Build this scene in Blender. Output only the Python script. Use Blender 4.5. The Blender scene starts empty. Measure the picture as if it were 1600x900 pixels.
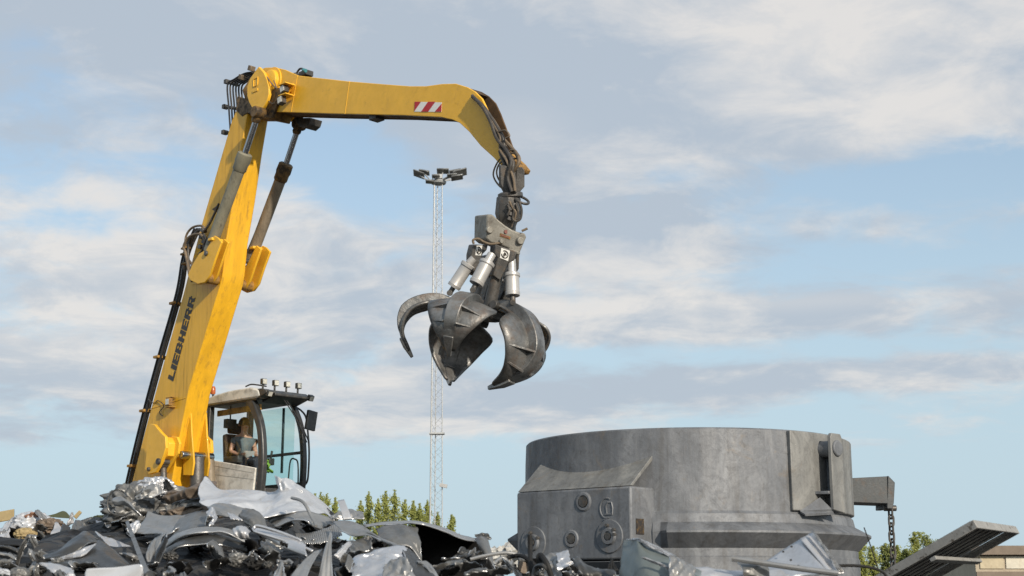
import bpy, bmesh, math, random
from mathutils import Vector, Matrix, noise
R = math.radians
random.seed(7)
sc = bpy.context.scene
col = sc.collection

# ------------------------------------------------------------------ camera
F = 2222.0; HOR = 930.0
PITCH = math.atan((HOR - 450) / F)
CAM = Vector((0, 0, 1.7))
cam = bpy.data.cameras.new('camera'); camo = bpy.data.objects.new('camera', cam); col.objects.link(camo)
camo.location = CAM; camo.rotation_euler = (math.pi / 2 + PITCH, 0, 0)
cam.sensor_width = 36; cam.lens = 36 * F / 1600
cam.clip_start = 0.1; cam.clip_end = 9000
cam.dof.use_dof = True; cam.dof.focus_distance = 21; cam.dof.aperture_fstop = 4.0
sc.camera = camo
cP, sP = math.cos(PITCH), math.sin(PITCH)
def ray(px, py):
    x = (px - 800) / F; u = (450 - py) / F
    return Vector((x, cP - u * sP, sP + u * cP))
def P(px, py, Y):
    "world point seen at a photo pixel at world depth Y"
    d = ray(px, py); return CAM + d * (Y / d.y)

# ------------------------------------------------------------------ sun, sky
SUN_EL, SUN_AZ = 24.0, 30.0          # azimuth measured from straight behind the camera towards its right
sd = Vector((math.sin(R(SUN_AZ)) * math.cos(R(SUN_EL)), -math.cos(R(SUN_AZ)) * math.cos(R(SUN_EL)), math.sin(R(SUN_EL))))
sun = bpy.data.lights.new('sun', 'SUN'); sun.energy = 4.5; sun.angle = R(1.2); sun.color = (1, .90, .76)
suno = bpy.data.objects.new('sun', sun); col.objects.link(suno)
suno.rotation_euler = (-sd).to_track_quat('-Z', 'Y').to_euler(); suno.location = (5, -10, 20)
w = bpy.data.worlds.new('World'); sc.world = w; w.use_nodes = True
sc.view_settings.view_transform = 'Standard'; sc.view_settings.look = 'None'
sc.view_settings.exposure = 0.0; sc.view_settings.gamma = 1; sc.view_settings.use_curve_mapping = False

class G:
    "tiny node-graph helper"
    def __init__(s, nt): s.nt = nt
    def n(s, t, **kw):
        nd = s.nt.nodes.new(t)
        for k, v in kw.items(): setattr(nd, k, v)
        return nd
    def put(s, sock, v):
        if v is None: return
        if hasattr(v, 'links') or isinstance(v, bpy.types.NodeSocket): s.nt.links.new(v, sock)
        else:
            if isinstance(v, (tuple, list)) and len(v) == 3 and sock.type == 'RGBA': v = (*v, 1)
            sock.default_value = v
    def m(s, op, a, b=None, c=None, clamp=False):
        nd = s.n('ShaderNodeMath', operation=op); nd.use_clamp = clamp
        s.put(nd.inputs[0], a); s.put(nd.inputs[1], b); s.put(nd.inputs[2], c); return nd.outputs[0]
    def mix(s, f, a, b, mode='MIX'):
        nd = s.n('ShaderNodeMix', data_type='RGBA', blend_type=mode)
        s.put(nd.inputs[0], f); s.put(nd.inputs[6], a); s.put(nd.inputs[7], b); return nd.outputs[2]
    def noise(s, vec, scale, detail=4, rough=.5, dist=0):
        nd = s.n('ShaderNodeTexNoise'); s.put(nd.inputs['Vector'], vec)
        nd.inputs['Scale'].default_value = scale; nd.inputs['Detail'].default_value = detail
        nd.inputs['Roughness'].default_value = rough; nd.inputs['Distortion'].default_value = dist
        return nd.outputs['Fac']
    def ramp(s, v, lo, hi, a=0., b=1., smooth=True):
        nd = s.n('ShaderNodeMapRange'); nd.interpolation_type = 'SMOOTHSTEP' if smooth else 'LINEAR'; nd.clamp = True
        s.put(nd.inputs[0], v); s.put(nd.inputs[1], lo); s.put(nd.inputs[2], hi); s.put(nd.inputs[3], a); s.put(nd.inputs[4], b)
        return nd.outputs[0]
    def xyz(s, v):
        nd = s.n('ShaderNodeSeparateXYZ'); s.put(nd.inputs[0], v); return nd.outputs
    def comb(s, x, y, z):
        nd = s.n('ShaderNodeCombineXYZ'); s.put(nd.inputs[0], x); s.put(nd.inputs[1], y); s.put(nd.inputs[2], z); return nd.outputs[0]

def build_sky():
    nt = w.node_tree; nt.nodes.clear(); g = G(nt)
    sky = g.n('ShaderNodeTexSky'); sky.sky_type = 'NISHITA'; sky.sun_disc = False
    sky.sun_elevation = R(SUN_EL); sky.sun_rotation = R(180 - SUN_AZ); sky.air_density = 1.0; sky.dust_density = 1.5; sky.ozone_density = 1.5
    bg1 = g.n('ShaderNodeBackground'); g.put(bg1.inputs[1], SKY_K)
    g.nt.links.new(g.mix(1.0, sky.outputs[0], SKY_TINT, 'MULTIPLY'), bg1.inputs[0])
    tc = g.n('ShaderNodeTexCoord'); X, Y, Z = g.xyz(tc.outputs['Generated'])
    az = g.m('ARCTAN2', X, Y)                                   # 0 straight ahead, radians
    el = g.m('ARCSINE', Z)
    zc = g.m('ADD', g.m('MAXIMUM', Z, 0), .17)
    p = g.comb(g.m('DIVIDE', X, zc), g.m('DIVIDE', Y, zc), 0.0)
    big = g.noise(p, 0.62, 7, .56, .5)
    fine = g.noise(p, 2.3, 9, .62, .4)
    ps = g.comb(g.m('DIVIDE', X, g.m('MULTIPLY', zc, 1.0)), g.m('DIVIDE', Y, zc), 7.0)
    wisp = g.noise(ps, 6.5, 8, .6, .5)
    cov = g.m('ADD', g.m('ADD', g.m('MULTIPLY', big, .62), g.m('MULTIPLY', fine, .42)), g.m('MULTIPLY', g.m('SUBTRACT', wisp, .5), .42))
    def blob(ax, ey, sx, sy, k, acc):
        dx = g.m('DIVIDE', g.m('SUBTRACT', az, ax), sx); dy = g.m('DIVIDE', g.m('SUBTRACT', el, ey), sy)
        e = g.m('EXPONENT', g.m('MULTIPLY', g.m('ADD', g.m('MULTIPLY', dx, dx), g.m('MULTIPLY', dy, dy)), -1.0))
        return g.m('ADD', acc, g.m('MULTIPLY', e, k))
    A = lambda px: math.atan((px - 800) / F)
    E = lambda py: PITCH + math.atan((450 - py) / F)
    S = lambda d: d / F
    for (px, py, sx, sy, k) in SKY_BLOBS: cov = blob(A(px), E(py), S(sx), S(sy), k, cov)
    cov = g.m('SUBTRACT', cov, g.ramp(el, R(6.5), R(2.0), 0, .5))
    dens = g.ramp(cov, .44, .66)
    # cloud shading: light rims and grey-blue bellies
    sh = g.noise(g.comb(g.m('DIVIDE', X, zc), g.m('ADD', g.m('DIVIDE', Y, zc), .22), 3.1), 1.15, 8, .6, .6)
    sh2 = g.noise(g.comb(g.m('DIVIDE', X, zc), g.m('ADD', g.m('DIVIDE', Y, zc), .1), 5.7), 5.0, 8, .62, .5)
    lit = g.ramp(g.m('ADD', sh, g.m('MULTIPLY', g.m('SUBTRACT', sh2, .5), .75)), .36, .70)
    lit2 = lit
    for (px, py, sx, sy, k) in LIT_BLOBS: lit2 = blob(A(px), E(py), S(sx), S(sy), k, lit2)
    lit2 = g.m('MAXIMUM', g.m('MINIMUM', lit2, 1.0), 0.0)
    c = g.mix(lit2, (.475, .54, .62), (.80, .77, .74))
    bg2 = g.n('ShaderNodeBackground'); g.nt.links.new(c, bg2.inputs[0]); bg2.inputs[1].default_value = 1.0
    # a paler band towards the horizon
    hz = g.n('ShaderNodeBackground'); hz.inputs[0].default_value = (.52, .665, .755, 1)
    m0 = g.n('ShaderNodeMixShader'); g.put(m0.inputs[0], g.ramp(el, R(24), R(-1), 0.38, .97)); g.nt.links.new(bg1.outputs[0], m0.inputs[1]); g.nt.links.new(hz.outputs[0], m0.inputs[2])
    mx = g.n('ShaderNodeMixShader'); g.put(mx.inputs[0], g.m('MULTIPLY', dens, .9)); g.nt.links.new(m0.outputs[0], mx.inputs[1]); g.nt.links.new(bg2.outputs[0], mx.inputs[2])
    out = g.n('ShaderNodeOutputWorld'); g.nt.links.new(mx.outputs[0], out.inputs[0])
SKY_K = 0.15; SKY_TINT = (1.05, 1.05, 1.05)
# (px, py, sx, sy, k): sky directions where the cloud is thicker (+) or opens to blue (-)
SKY_BLOBS = [(300,60,700,130,.16),(900,60,500,120,.2),(1400,90,420,130,.26),(1150,200,400,80,.16),(130,420,260,110,.18),(100,600,320,60,.16),
  (560,290,120,60,-.22),(90,370,150,25,-.12),(470,340,90,25,.1),(1480,300,240,34,-.18),(1400,425,300,30,-.16),(480,215,90,35,-.1),
  (950,390,330,55,.18),(1200,505,480,42,.27),(480,470,220,70,.16),(680,640,220,45,.20),(1420,592,330,26,.24),(1120,610,230,30,.22),(960,355,110,60,.1),(20,690,60,18,.2),(880,560,240,20,-.14),(1350,560,260,22,-.12),(30,40,200,60,.1)]
LIT_BLOBS = [(1320,50,170,90,.9),(150,60,220,80,-.1),(600,90,300,60,-.12),(420,30,120,30,.2),(800,200,90,60,.2),(120,400,190,70,.5),(60,540,200,50,.4),(60,250,120,60,-.2),(900,80,200,50,-.2),(1000,360,260,40,-.3),(1150,130,400,60,-.05),(1250,310,300,18,-.4),(1200,480,350,16,.3)]
build_sky()

# ------------------------------------------------------------------ object helpers
def tag(o, label=None, cat=None, group=None, kind=None):
    if label: o['label'] = label
    if cat: o['category'] = cat
    if group: o['group'] = group
    if kind: o['kind'] = kind
    return o
def empty(name, loc, rz=0, label=None, cat=None, group=None):
    o = bpy.data.objects.new(name, None); col.objects.link(o); o.location = loc; o.rotation_euler = (0, 0, rz); o.empty_display_size = .2
    return tag(o, label, cat, group)
class MB:
    "collects geometry, then links it as ONE mesh object"
    def __init__(s): s.v = []; s.f = []
    def add(s, vs, fs):
        n = len(s.v); s.v += [Vector(q) for q in vs]; s.f += [tuple(i + n for i in f) for f in fs]; return s
    def box(s, c, d, M=None):
        hx, hy, hz = d[0] / 2, d[1] / 2, d[2] / 2
        vs = [Vector((x, y, z)) for x in (-hx, hx) for y in (-hy, hy) for z in (-hz, hz)]
        if M is not None: vs = [M @ q for q in vs]
        vs = [q + Vector(c) for q in vs]
        return s.add(vs, [(0, 1, 3, 2), (4, 6, 7, 5), (0, 4, 5, 1), (2, 3, 7, 6), (0, 2, 6, 4), (1, 5, 7, 3)])
    def prism(s, pts, off):
        "pts: loop of 3-D points; off: Vector of the extrusion"
        n = len(pts); a = [Vector(q) for q in pts]; b = [q + Vector(off) for q in a]
        return s.add(a + b, [tuple(range(n))[::-1], tuple(range(n, 2 * n))] + [(i, (i + 1) % n, n + (i + 1) % n, n + i) for i in range(n)])
    def tube(s, pts, r, n=8, caps=True, r1=None):
        pts = [Vector(q) for q in pts]; k = len(pts); rings = []; prev = None
        for i, q in enumerate(pts):
            t = (pts[min(i + 1, k - 1)] - pts[max(i - 1, 0)]).normalized()
            if prev is None: a = t.orthogonal().normalized()
            else:
                a = prev - t * prev.dot(t); a = a.normalized() if a.length > 1e-6 else t.orthogonal().normalized()
            prev = a; b = t.cross(a); rr = r if r1 is None else r + (r1 - r) * i / (k - 1)
            rings.append([q + (a * math.cos(2 * math.pi * j / n) + b * math.sin(2 * math.pi * j / n)) * rr for j in range(n)])
        vs = [q for rg in rings for q in rg]
        fs = [(i * n + j, i * n + (j + 1) % n, (i + 1) * n + (j + 1) % n, (i + 1) * n + j) for i in range(k - 1) for j in range(n)]
        if caps: fs += [tuple(range(n))[::-1], tuple(range((k - 1) * n, k * n))]
        return s.add(vs, fs)
    def cyl(s, a, b, r, r1=None, n=20): return s.tube([a, b], r, n, True, r1)
    def revolve(s, a, ax, prof, n=24):
        "prof: list of (distance along axis, radius)"
        a = Vector(a); ax = Vector(ax).normalized(); u = ax.orthogonal().normalized(); v = ax.cross(u)
        vs = [a + ax * d + (u * math.cos(2 * math.pi * j / n) + v * math.sin(2 * math.pi * j / n)) * max(r, 1e-4) for d, r in prof for j in range(n)]
        k = len(prof)
        fs = [(i * n + j, i * n + (j + 1) % n, (i + 1) * n + (j + 1) % n, (i + 1) * n + j) for i in range(k - 1) for j in range(n)]
        fs += [tuple(range(n))[::-1], tuple(range((k - 1) * n, k * n))]
        return s.add(vs, fs)
    def grid(s, rows):
        m = len(rows[0]); vs = [q for r_ in rows for q in r_]
        return s.add(vs, [(i * m + j, i * m + j + 1, (i + 1) * m + j + 1, (i + 1) * m + j) for i in range(len(rows) - 1) for j in range(m - 1)])
    def build(s, name, mat, parent=None, bevel=0, sharp=35, solid=0, fix=True, loc=None):
        me = bpy.data.meshes.new(name); vs = s.v
        if loc is not None: vs = [q - Vector(loc) for q in vs]
        me.from_pydata(vs, [], s.f); me.update()
        if fix:
            bm = bmesh.new(); bm.from_mesh(me); bmesh.ops.recalc_face_normals(bm, faces=bm.faces); bm.to_mesh(me); bm.free()
        me.materials.append(mat); me.shade_smooth(); me.set_sharp_from_angle(angle=R(sharp))
        o = bpy.data.objects.new(name, me); col.objects.link(o)
        if loc is not None: o.location = loc
        if parent: o.parent = parent
        if solid:
            md = o.modifiers.new('thickness', 'SOLIDIFY'); md.thickness = solid; md.offset = 0
        if bevel:
            md = o.modifiers.new('edges', 'BEVEL'); md.width = bevel; md.segments = 2; md.limit_method = 'ANGLE'; md.angle_limit = R(40)
        return o
def catmull(pts, n):
    "n samples along a smooth curve through pts (Vectors)"
    pts = [Vector(q) for q in pts]; k = len(pts)
    if k == 2: return [pts[0].lerp(pts[1], i / (n - 1)) for i in range(n)]
    out = []
    for i in range(n):
        t = i / (n - 1) * (k - 1); a = min(int(t), k - 2); t -= a
        p0 = pts[a - 1] if a else pts[0] * 2 - pts[1]; p1 = pts[a]; p2 = pts[a + 1]
        p3 = pts[a + 2] if a + 2 < k else pts[-1] * 2 - pts[-2]
        out.append(.5 * (2 * p1 + (p2 - p0) * t + (2 * p0 - 5 * p1 + 4 * p2 - p3) * t * t + (3 * p1 - p0 - 3 * p2 + p3) * t ** 3))
    return out

# ------------------------------------------------------------------ materials
def pmat(name, base, rough=.5, metal=0., dirt=None, dk=.5, scale=2., streak=(1, 1, 1), bump=0., bscale=30., var=.12, alt=None, lo=.5, hi=.72, coat=0., chips=0.):
    "a painted / metal surface: base colour varied by noise, with patches of dirt and fine bumps"
    m = bpy.data.materials.new(name); m.use_nodes = True; nt = m.node_tree; g = G(nt)
    bs = nt.nodes['Principled BSDF']; tc = g.n('ShaderNodeTexCoord')
    mp = g.n('ShaderNodeMapping'); g.put(mp.inputs[0], tc.outputs['Object']); mp.inputs['Scale'].default_value = streak
    v = mp.outputs[0]
    n1 = g.noise(v, scale, 6, .6, .2); n2 = g.noise(v, scale * 6, 5, .65)
    c = g.mix(g.ramp(n1, .3, .7), tuple(x * (1 - var) for x in base), tuple(min(1, x * (1 + var)) for x in base))
    c = g.mix(g.ramp(n2, .35, .75, 0, .5), c, tuple(x * (1 - var * 1.6) for x in base))
    if alt: c = g.mix(g.ramp(g.noise(tc.outputs['Object'], scale * .45, 5, .6, .5), .45, .65), c, alt)
    if chips:
        c = g.mix(g.m('MULTIPLY', g.ramp(g.noise(tc.outputs['Object'], 22, 9, .75, .6), .64, .70), chips), c, (.09, .055, .035))
        c = g.mix(g.ramp(g.noise(tc.outputs['Object'], 3.2, 10, .8, 1.8), .55, .75, 0, chips * .45), c, (.36, .22, .07))
    if dirt:
        d = g.m('MULTIPLY', g.ramp(g.noise(v, scale * 1.7, 8, .7, .3), lo, hi), dk)
        c = g.mix(d, c, dirt)
        g.put(bs.inputs['Roughness'], g.m('ADD', g.m('MULTIPLY', d, .35), g.ramp(n2, .2, .8, rough - .08, rough + .1)))
    else: g.put(bs.inputs['Roughness'], g.ramp(n2, .2, .8, rough - .08, rough + .1))
    g.put(bs.inputs['Base Color'], c); bs.inputs['Metallic'].default_value = metal; bs.inputs['Coat Weight'].default_value = coat
    if bump:
        b = g.n('ShaderNodeBump'); b.inputs['Strength'].default_value = bump; b.inputs['Distance'].default_value = .01
        g.put(b.inputs['Height'], g.noise(v, bscale, 6, .65)); g.put(bs.inputs['Normal'], b.outputs[0])
    return m
def flat(name, base, rough=.5, metal=0., emit=None):
    return pmat(name, base, rough, metal, var=.06)
M = {}
M['yellow'] = pmat('yellow_paint', (.80, .44, .03), .4, 0, (.22, .11, .03), .45, 1.6, (1.2, 1.2, 1.2), .12, 40, .07, lo=.54, hi=.8, coat=.1, chips=.8)
M['boom_yellow'] = pmat('boom_yellow_paint', (.74, .40, .018), .4, 0, (.15, .07, .02), .75, 2.2, (3.2, 3.2, .28), .12, 40, .1, lo=.5, hi=.78, coat=.1, chips=.9)
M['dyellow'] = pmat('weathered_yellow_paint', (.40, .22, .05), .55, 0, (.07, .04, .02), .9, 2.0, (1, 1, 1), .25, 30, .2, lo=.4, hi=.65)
M['greasy'] = pmat('greasy_yellow_steel', (.17, .10, .035), .5, .1, (.02, .017, .014), .9, 5, (1, 1, 1), .3, 40, .3, lo=.42, hi=.62)
M['black'] = pmat('black_rubber', (.018, .018, .02), .5, 0, (.09, .08, .07), .4, 8, var=.2, bump=.1)
M['hose'] = pmat('worn_hose', (.05, .044, .038), .55, 0, (.19, .15, .11), .6, 7, var=.3)
M['hose2'] = pmat('tan_dusty_hose', (.17, .125, .08), .6, 0, (.06, .05, .04), .6, 7, var=.3)
M['under'] = pmat('grimy_shaded_paint', (.10, .055, .022), .85, 0, (.03, .02, .015), .8, 3, var=.3)  # underside grime, with the far plate's shade also put into the colour
M['chrome'] = pmat('chrome_rod', (.42, .43, .45), .22, 1, (.08, .07, .06), .5, 3, (3, 3, .4), var=.1)
M['barrel'] = pmat('olive_grey_paint', (.22, .205, .15), .55, .1, (.07, .055, .035), .7, 3, (2, 2, .5), .2, 40, .15)
M['barrel_brown'] = pmat('rusty_grey_paint', (.23, .185, .13), .55, .1, (.07, .055, .04), .7, 3, (2, 2, .5), .2, 40, .2)
M['dsteel'] = pmat('dark_worn_steel', (.105, .10, .094), .46, .5, (.16, .11, .07), .6, 4, (1, 1, 1), .35, 35, .35)
M['tine'] = pmat('scraped_cast_steel', (.17, .17, .165), .42, .55, (.14, .10, .075), .6, 3.2, (1, 1, 1), .6, 18, .45, alt=(.25, .25, .245), lo=.46, hi=.68)
M['worn_tip'] = pmat('bright_worn_steel', (.30, .29, .275), .35, .7, (.12, .10, .085), .7, 8, bump=.3, var=.3)
M['grabbody'] = pmat('dusty_grey_steel', (.27, .255, .22), .5, .3, (.08, .065, .055), .6, 5, (1, 1, 1), .3, 35, .25)
M['silver'] = pmat('silver_paint', (.44, .43, .415), .36, .3, (.25, .22, .19), .5, 6, var=.1)
M['white'] = pmat('grimy_white_paint', (.68, .66, .60), .5, 0, (.16, .14, .11), .75, 3, (1, 1, 1), .1, 30, .1, lo=.42, hi=.75)
M['cabblack'] = pmat('dark_grey_pillar_paint', (.035, .035, .034), .35, 0, (.15, .13, .1), .4, 4, var=.2)
M['lamp'] = pmat('lamp_lens', (.62, .60, .52), .15, .2, var=.25, scale=30)
M['red'] = flat('red_marking', (.45, .02, .025), .5); M['dullred'] = flat('faded_red', (.20, .075, .06), .6); M['wmark'] = flat('white_marking', (.75, .74, .70), .5)
M['orange'] = flat('orange_beacon', (.40, .10, .03), .25)
M['letter'] = pmat('black_lettering', (.03, .025, .022), .5, 0, (.3, .17, .03), .35, 12, lo=.5, hi=.7)
M['skin'] = flat('skin', (.50, .28, .20), .5); M['shirt'] = pmat('grey_blue_shirt', (.12, .15, .17), .9, 0, var=.2, scale=8)
M['hair'] = flat('brown_hair', (.10, .06, .03), .7); M['trouser'] = flat('dark_trousers', (.03, .035, .05), .9); M['paper'] = flat('white_paper', (.8, .8, .78), .7)
M['hivis'] = flat('lime_cloth', (.20, .36, .05), .8); M['seat'] = pmat('brown_black_seat_cloth', (.05, .035, .028), .9, 0, var=.3, scale=6)
M['galv'] = pmat('galvanised_steel', (.40, .41, .41), .5, .3, (.3, .3, .29), .5, 5)
def glass(name, colr, alpha, rough=.04):
    m = bpy.data.materials.new(name); m.use_nodes = True; nt = m.node_tree; g = G(nt); nt.nodes.clear()
    tr = g.n('ShaderNodeBsdfTransparent'); tr.inputs[0].default_value = (*colr, 1)
    gl = g.n('ShaderNodeBsdfGlossy'); gl.inputs['Roughness'].default_value = rough; gl.inputs[0].default_value = (.9, .95, 1, 1)
    fr = g.n('ShaderNodeFresnel'); fr.inputs[0].default_value = 1.5
    mx = g.n('ShaderNodeMixShader'); g.put(mx.inputs[0], g.m('ADD', g.m('MULTIPLY', fr.outputs[0], .05), alpha, clamp=True))
    nt.links.new(tr.outputs[0], mx.inputs[1]); nt.links.new(gl.outputs[0], mx.inputs[2])
    out = g.n('ShaderNodeOutputMaterial'); nt.links.new(mx.outputs[0], out.inputs[0]); return m
M['glass'] = glass('tinted_window_glass', (.84, .93, .915), .0)
M['clearglass'] = glass('side_window_glass', (.95, .97, .97), .0)

M['darkbeam'] = pmat('dark_grey_steel', (.062, .068, .072), .5, .3, (.16, .10, .06), .4, 3, bump=.2)
M['flood'] = pmat('floodlight_housing', (.22, .22, .21), .4, .4, var=.4)
M['creamwall'] = pmat('cream_wall', (.42, .36, .27), .8, 0, (.25, .2, .15), .4, .5)
M['creamwall2'] = pmat('aged_cream_panel', (.50, .43, .30), .8, 0, (.3, .22, .15), .5, 1)
M['whitepanel'] = pmat('pale_panel', (.62, .58, .48), .8, 0, (.35, .28, .2), .5, 1)
M['brownroof'] = pmat('brown_roof_edge', (.19, .15, .115), .8, 0, var=.1)
M['paleheap'] = pmat('mixed_pale_scrap', (.45, .44, .41), .7, .1, (.15, .13, .11), .8, 1.2, var=.4)
# ------------------------------------------------------------------ ground
def ground_mat():
    m = bpy.data.materials.new('yard_ground'); m.use_nodes = True; g = G(m.node_tree); bs = m.node_tree.nodes['Principled BSDF']
    tc = g.n('ShaderNodeTexCoord'); v = tc.outputs['Object']
    c = g.mix(g.ramp(g.noise(v, .08, 6, .6), .35, .65), (.075, .07, .062), (.13, .118, .098))
    c = g.mix(g.ramp(g.noise(v, 1.7, 8, .7), .45, .7, 0, .8), c, (.05, .046, .042))
    g.put(bs.inputs['Base Color'], c); bs.inputs['Roughness'].default_value = .9
    b = g.n('ShaderNodeBump'); b.inputs['Strength'].default_value = .5; g.put(b.inputs['Height'], g.noise(v, 6, 8, .7)); g.put(bs.inputs['Normal'], b.outputs[0])
    return m
gnd = MB().grid([[(-3500 + 7000 * j / 20, -1500 + 7000 * i / 20, 0) for j in range(21)] for i in range(21)]).build('ground', ground_mat(), fix=False)
tag(gnd, kind='structure')

# ------------------------------------------------------------------ material handler (machine frame: x heading, y away from camera side, z up)
ANG = R(45)
MO = Vector(((265 - 800) / F * 24.5, 24.5, 0))
hx = Vector((math.cos(ANG), -math.sin(ANG), 0)); hw = Vector((math.sin(ANG), math.cos(ANG), 0))
def mp(px, py, wv=0.0):
    "machine-local point seen at a pixel, on the vertical plane y=wv of the machine"
    d = ray(px, py); t = ((MO - CAM).dot(hw) + wv) / d.dot(hw); q = CAM + d * t - MO
    return Vector((q.dot(hx), wv, q.z))
machine = empty('material_handler', MO, -ANG, 'tall yellow scrap handling machine with raised arm and white cab behind the scrap heap', 'excavator')
def plate(mb, poly, w0, w1, wp=None):
    "prism whose outline is traced at plane wp (default w0) and spans w0..w1"
    wp = w0 if wp is None else wp
    pts = [mp(x, y, wp) for x, y in poly]; pts = [Vector((q.x, w0, q.z)) for q in pts]
    return mb.prism(pts, (0, w1 - w0, 0))
BW = .44
ridge = [(387,172),(377,230),(365,310),(354,373),(349,424),(345.5,442),(327,503),(311,557),(295,610),(281,682),(270,745),(258,800),(250,840)]
back = [(180,840),(192,800),(205,757),(228,667),(256,565),(286,460),(315,350),(341,260),(362,188),(372,165)]
b = MB(); plate(b, ridge + back, 0, BW)
boom = b.build('boom', M['boom_yellow'], machine, bevel=.018)
# seam welds round the boom
def seam(pxs, name='weld_seam'):
    for (a, c) in pxs:
        s = MB()
        p0, p1 = mp(*a, -.002), mp(*c, -.002); s.tube([p0, p1, p1 + Vector((.008, .006, 0)), p1 + Vector((.008, BW, 0))], .006, 6)
        s.build(name, M['boom_yellow'], boom)
seam([((300, 445), (344.5, 441)), ((232, 640), (289.5, 622))])
# boom head: cheeks that carry the stick, near and far
head = [(404,104),(398,112),(391,122),(386,135),(386,150),(389,160),(394,169),(403,176),(411,169),(417,158),(420,147),(420,136),(417,124),(412,113)]
for w0 in (-.13, BW + .07):
    s = MB(); plate(s, head, w0, w0 + .06, -.13); s.build('boom_head_cheek', M['yellow'], boom, bevel=.01)
s = MB(); pc = mp(402, 140, -.12); s.cyl(pc + Vector((0, .02, 0)), pc + Vector((0, BW + .2, 0)), .16, n=32); s.build('head_pin', M['greasy'], boom, bevel=.01)
s = MB(); c0 = mp(398, 133, -.135)
for k, (dx, dz) in enumerate(((0, .07), (0, -.09))):
    for a, l, h in ((0, .1, .012), (0, .1, .012)): pass
s.box(c0 + Vector((.02, 0, .12)), (.13, .012, .012)); s.box(c0 + Vector((-.04, 0, .05)), (.012, .012, .128)); s.box(c0 + Vector((.08, 0, .05)), (.012, .012, .128)); s.box(c0 + Vector((.02, 0, -.02)), (.108, .012, .012)); s.box(c0 + Vector((.02, 0, -.1)), (.15, .012, .045))
s.build('cheek_mark', M['yellow'], boom)
# dark greasy collar where the boom meets the head
s = MB(); plate(s, [(371,150),(392,160),(404,178),(392,180),(387,176),(378,182),(368,172)], -.012, BW + .01, -.012); s.build('greasy_collar', M['greasy'], boom, bevel=.01)
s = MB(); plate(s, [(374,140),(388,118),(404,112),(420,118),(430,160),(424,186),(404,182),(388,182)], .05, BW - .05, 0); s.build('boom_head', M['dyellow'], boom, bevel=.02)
# lettering on the boom
def letters(word, p0, p1, hpx, parent):
    a, c = mp(*p0, 0), mp(*p1, 0); adv = (c - a); L = adv.length; adv.normalize(); up = Vector((-adv.z, 0, adv.x)); up = -up if up.x > 0 else up
    H = hpx; G5 = {
     'L': [(0,0,2,6),(2,0,5,1.5)], 'I': [(0,0,2.2,6)],
     'E': [(0,0,2,6),(2,0,5,1.4),(2,2.3,4.7,3.6),(2,4.6,5,6)],
     'H': [(0,0,2,6),(3.4,0,5.4,6),(2,2.2,3.4,3.7)],
     'B': [(0,0,2,6),(2,0,4.6,1.2),(2,2.5,4.6,3.5),(2,4.8,4.4,6),(3.6,1.2,5.4,2.5),(3.5,3.5,5.2,4.8)],
     'R': [(0,0,2,6),(2,2.4,4.6,3.5),(2,4.8,4.6,6),(3.6,3.5,5.4,4.8)]}
    wd = {'L': 5.4, 'I': 2.7, 'E': 5.5, 'H': 5.9, 'B': 5.9, 'R': 5.9}
    tot = sum(wd[ch] for ch in word); k = L / tot; x = 0; mb = MB()
    def quad(q): mb.prism([a + adv * ((x + u) * k) + up * (v / 6 * H) + Vector((0, -.0015, 0)) for u, v in q], (0, -.0035, 0))
    for ch in word:
        for (x0, y0, x1, y1) in G5[ch]: quad([(x0, y0), (x1, y0), (x1, y1), (x0, y1)])
        if ch == 'R': quad([(2.6, 2.4), (4.3, 2.4), (5.6, 0), (3.5, 0)])
        x += wd[ch]
    return mb.build('lettering', M['letter'], parent)
letters('LIEBHERR', (271, 596), (306, 464), .195, boom)
# hose run clamped to the back of the boom
hr = [(196,790),(199,765),(222,667),(249,565),(279,460),(290,400),(308,357)]
for k, (dx, wv, r_, mt) in enumerate(((0, .02, .022, 'black'), (4.5, .08, .02, 'hose'), (-4, .1, .022, 'black'), (2, .22, .022, 'hose'))):
    s = MB(); s.tube(catmull([mp(x + dx, y, wv) for x, y in hr], 40), r_, 8); s.build('boom_hose', M[mt], machine)
for (x, y) in ((273,474),(248,558),(226,642),(207,728)):
    s = MB(); q = mp(x, y, .03); s.box(q + Vector((.0, .08, 0)), (.16, .3, .045)); s.build('hose_clamp', M['dyellow'], boom, bevel=.006)
# small lamp on the boom side
s = MB(); q = mp(264, 628, -.09); s.box(q, (.12, .07, .13)); s.box(q + Vector((-.01, .035, .08)), (.17, .09, .012)); s.box(q + Vector((-.01, .045, -.09)), (.18, .1, .012)); lb = s.build('work_lamp', M['dyellow'], boom, bevel=.006)
s = MB(); s.box(q + Vector((.0, -.038, 0)), (.09, .01, .095)); s.build('lamp_lens', M['lamp'], lb)
s = MB(); s.tube(catmull([mp(232,624,-.01), mp(240,630,-.02), mp(247,626,-.02), mp(256,634,-.03), mp(249,644,-.03), mp(254,650,-.02)], 24), .008, 6); s.build('lamp_cable', M['hose'], boom)
# warning triangle
s = MB(); plate(s, [(331,327),(342,319),(341,333)], -.003, -.001); s.build('warning_sign', M['letter'], boom)
s = MB(); plate(s, [(333,326.5),(341,321),(340.3,331)], -.006, -.0032); s.build('warning_symbol', M['dyellow'], boom)

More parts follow.
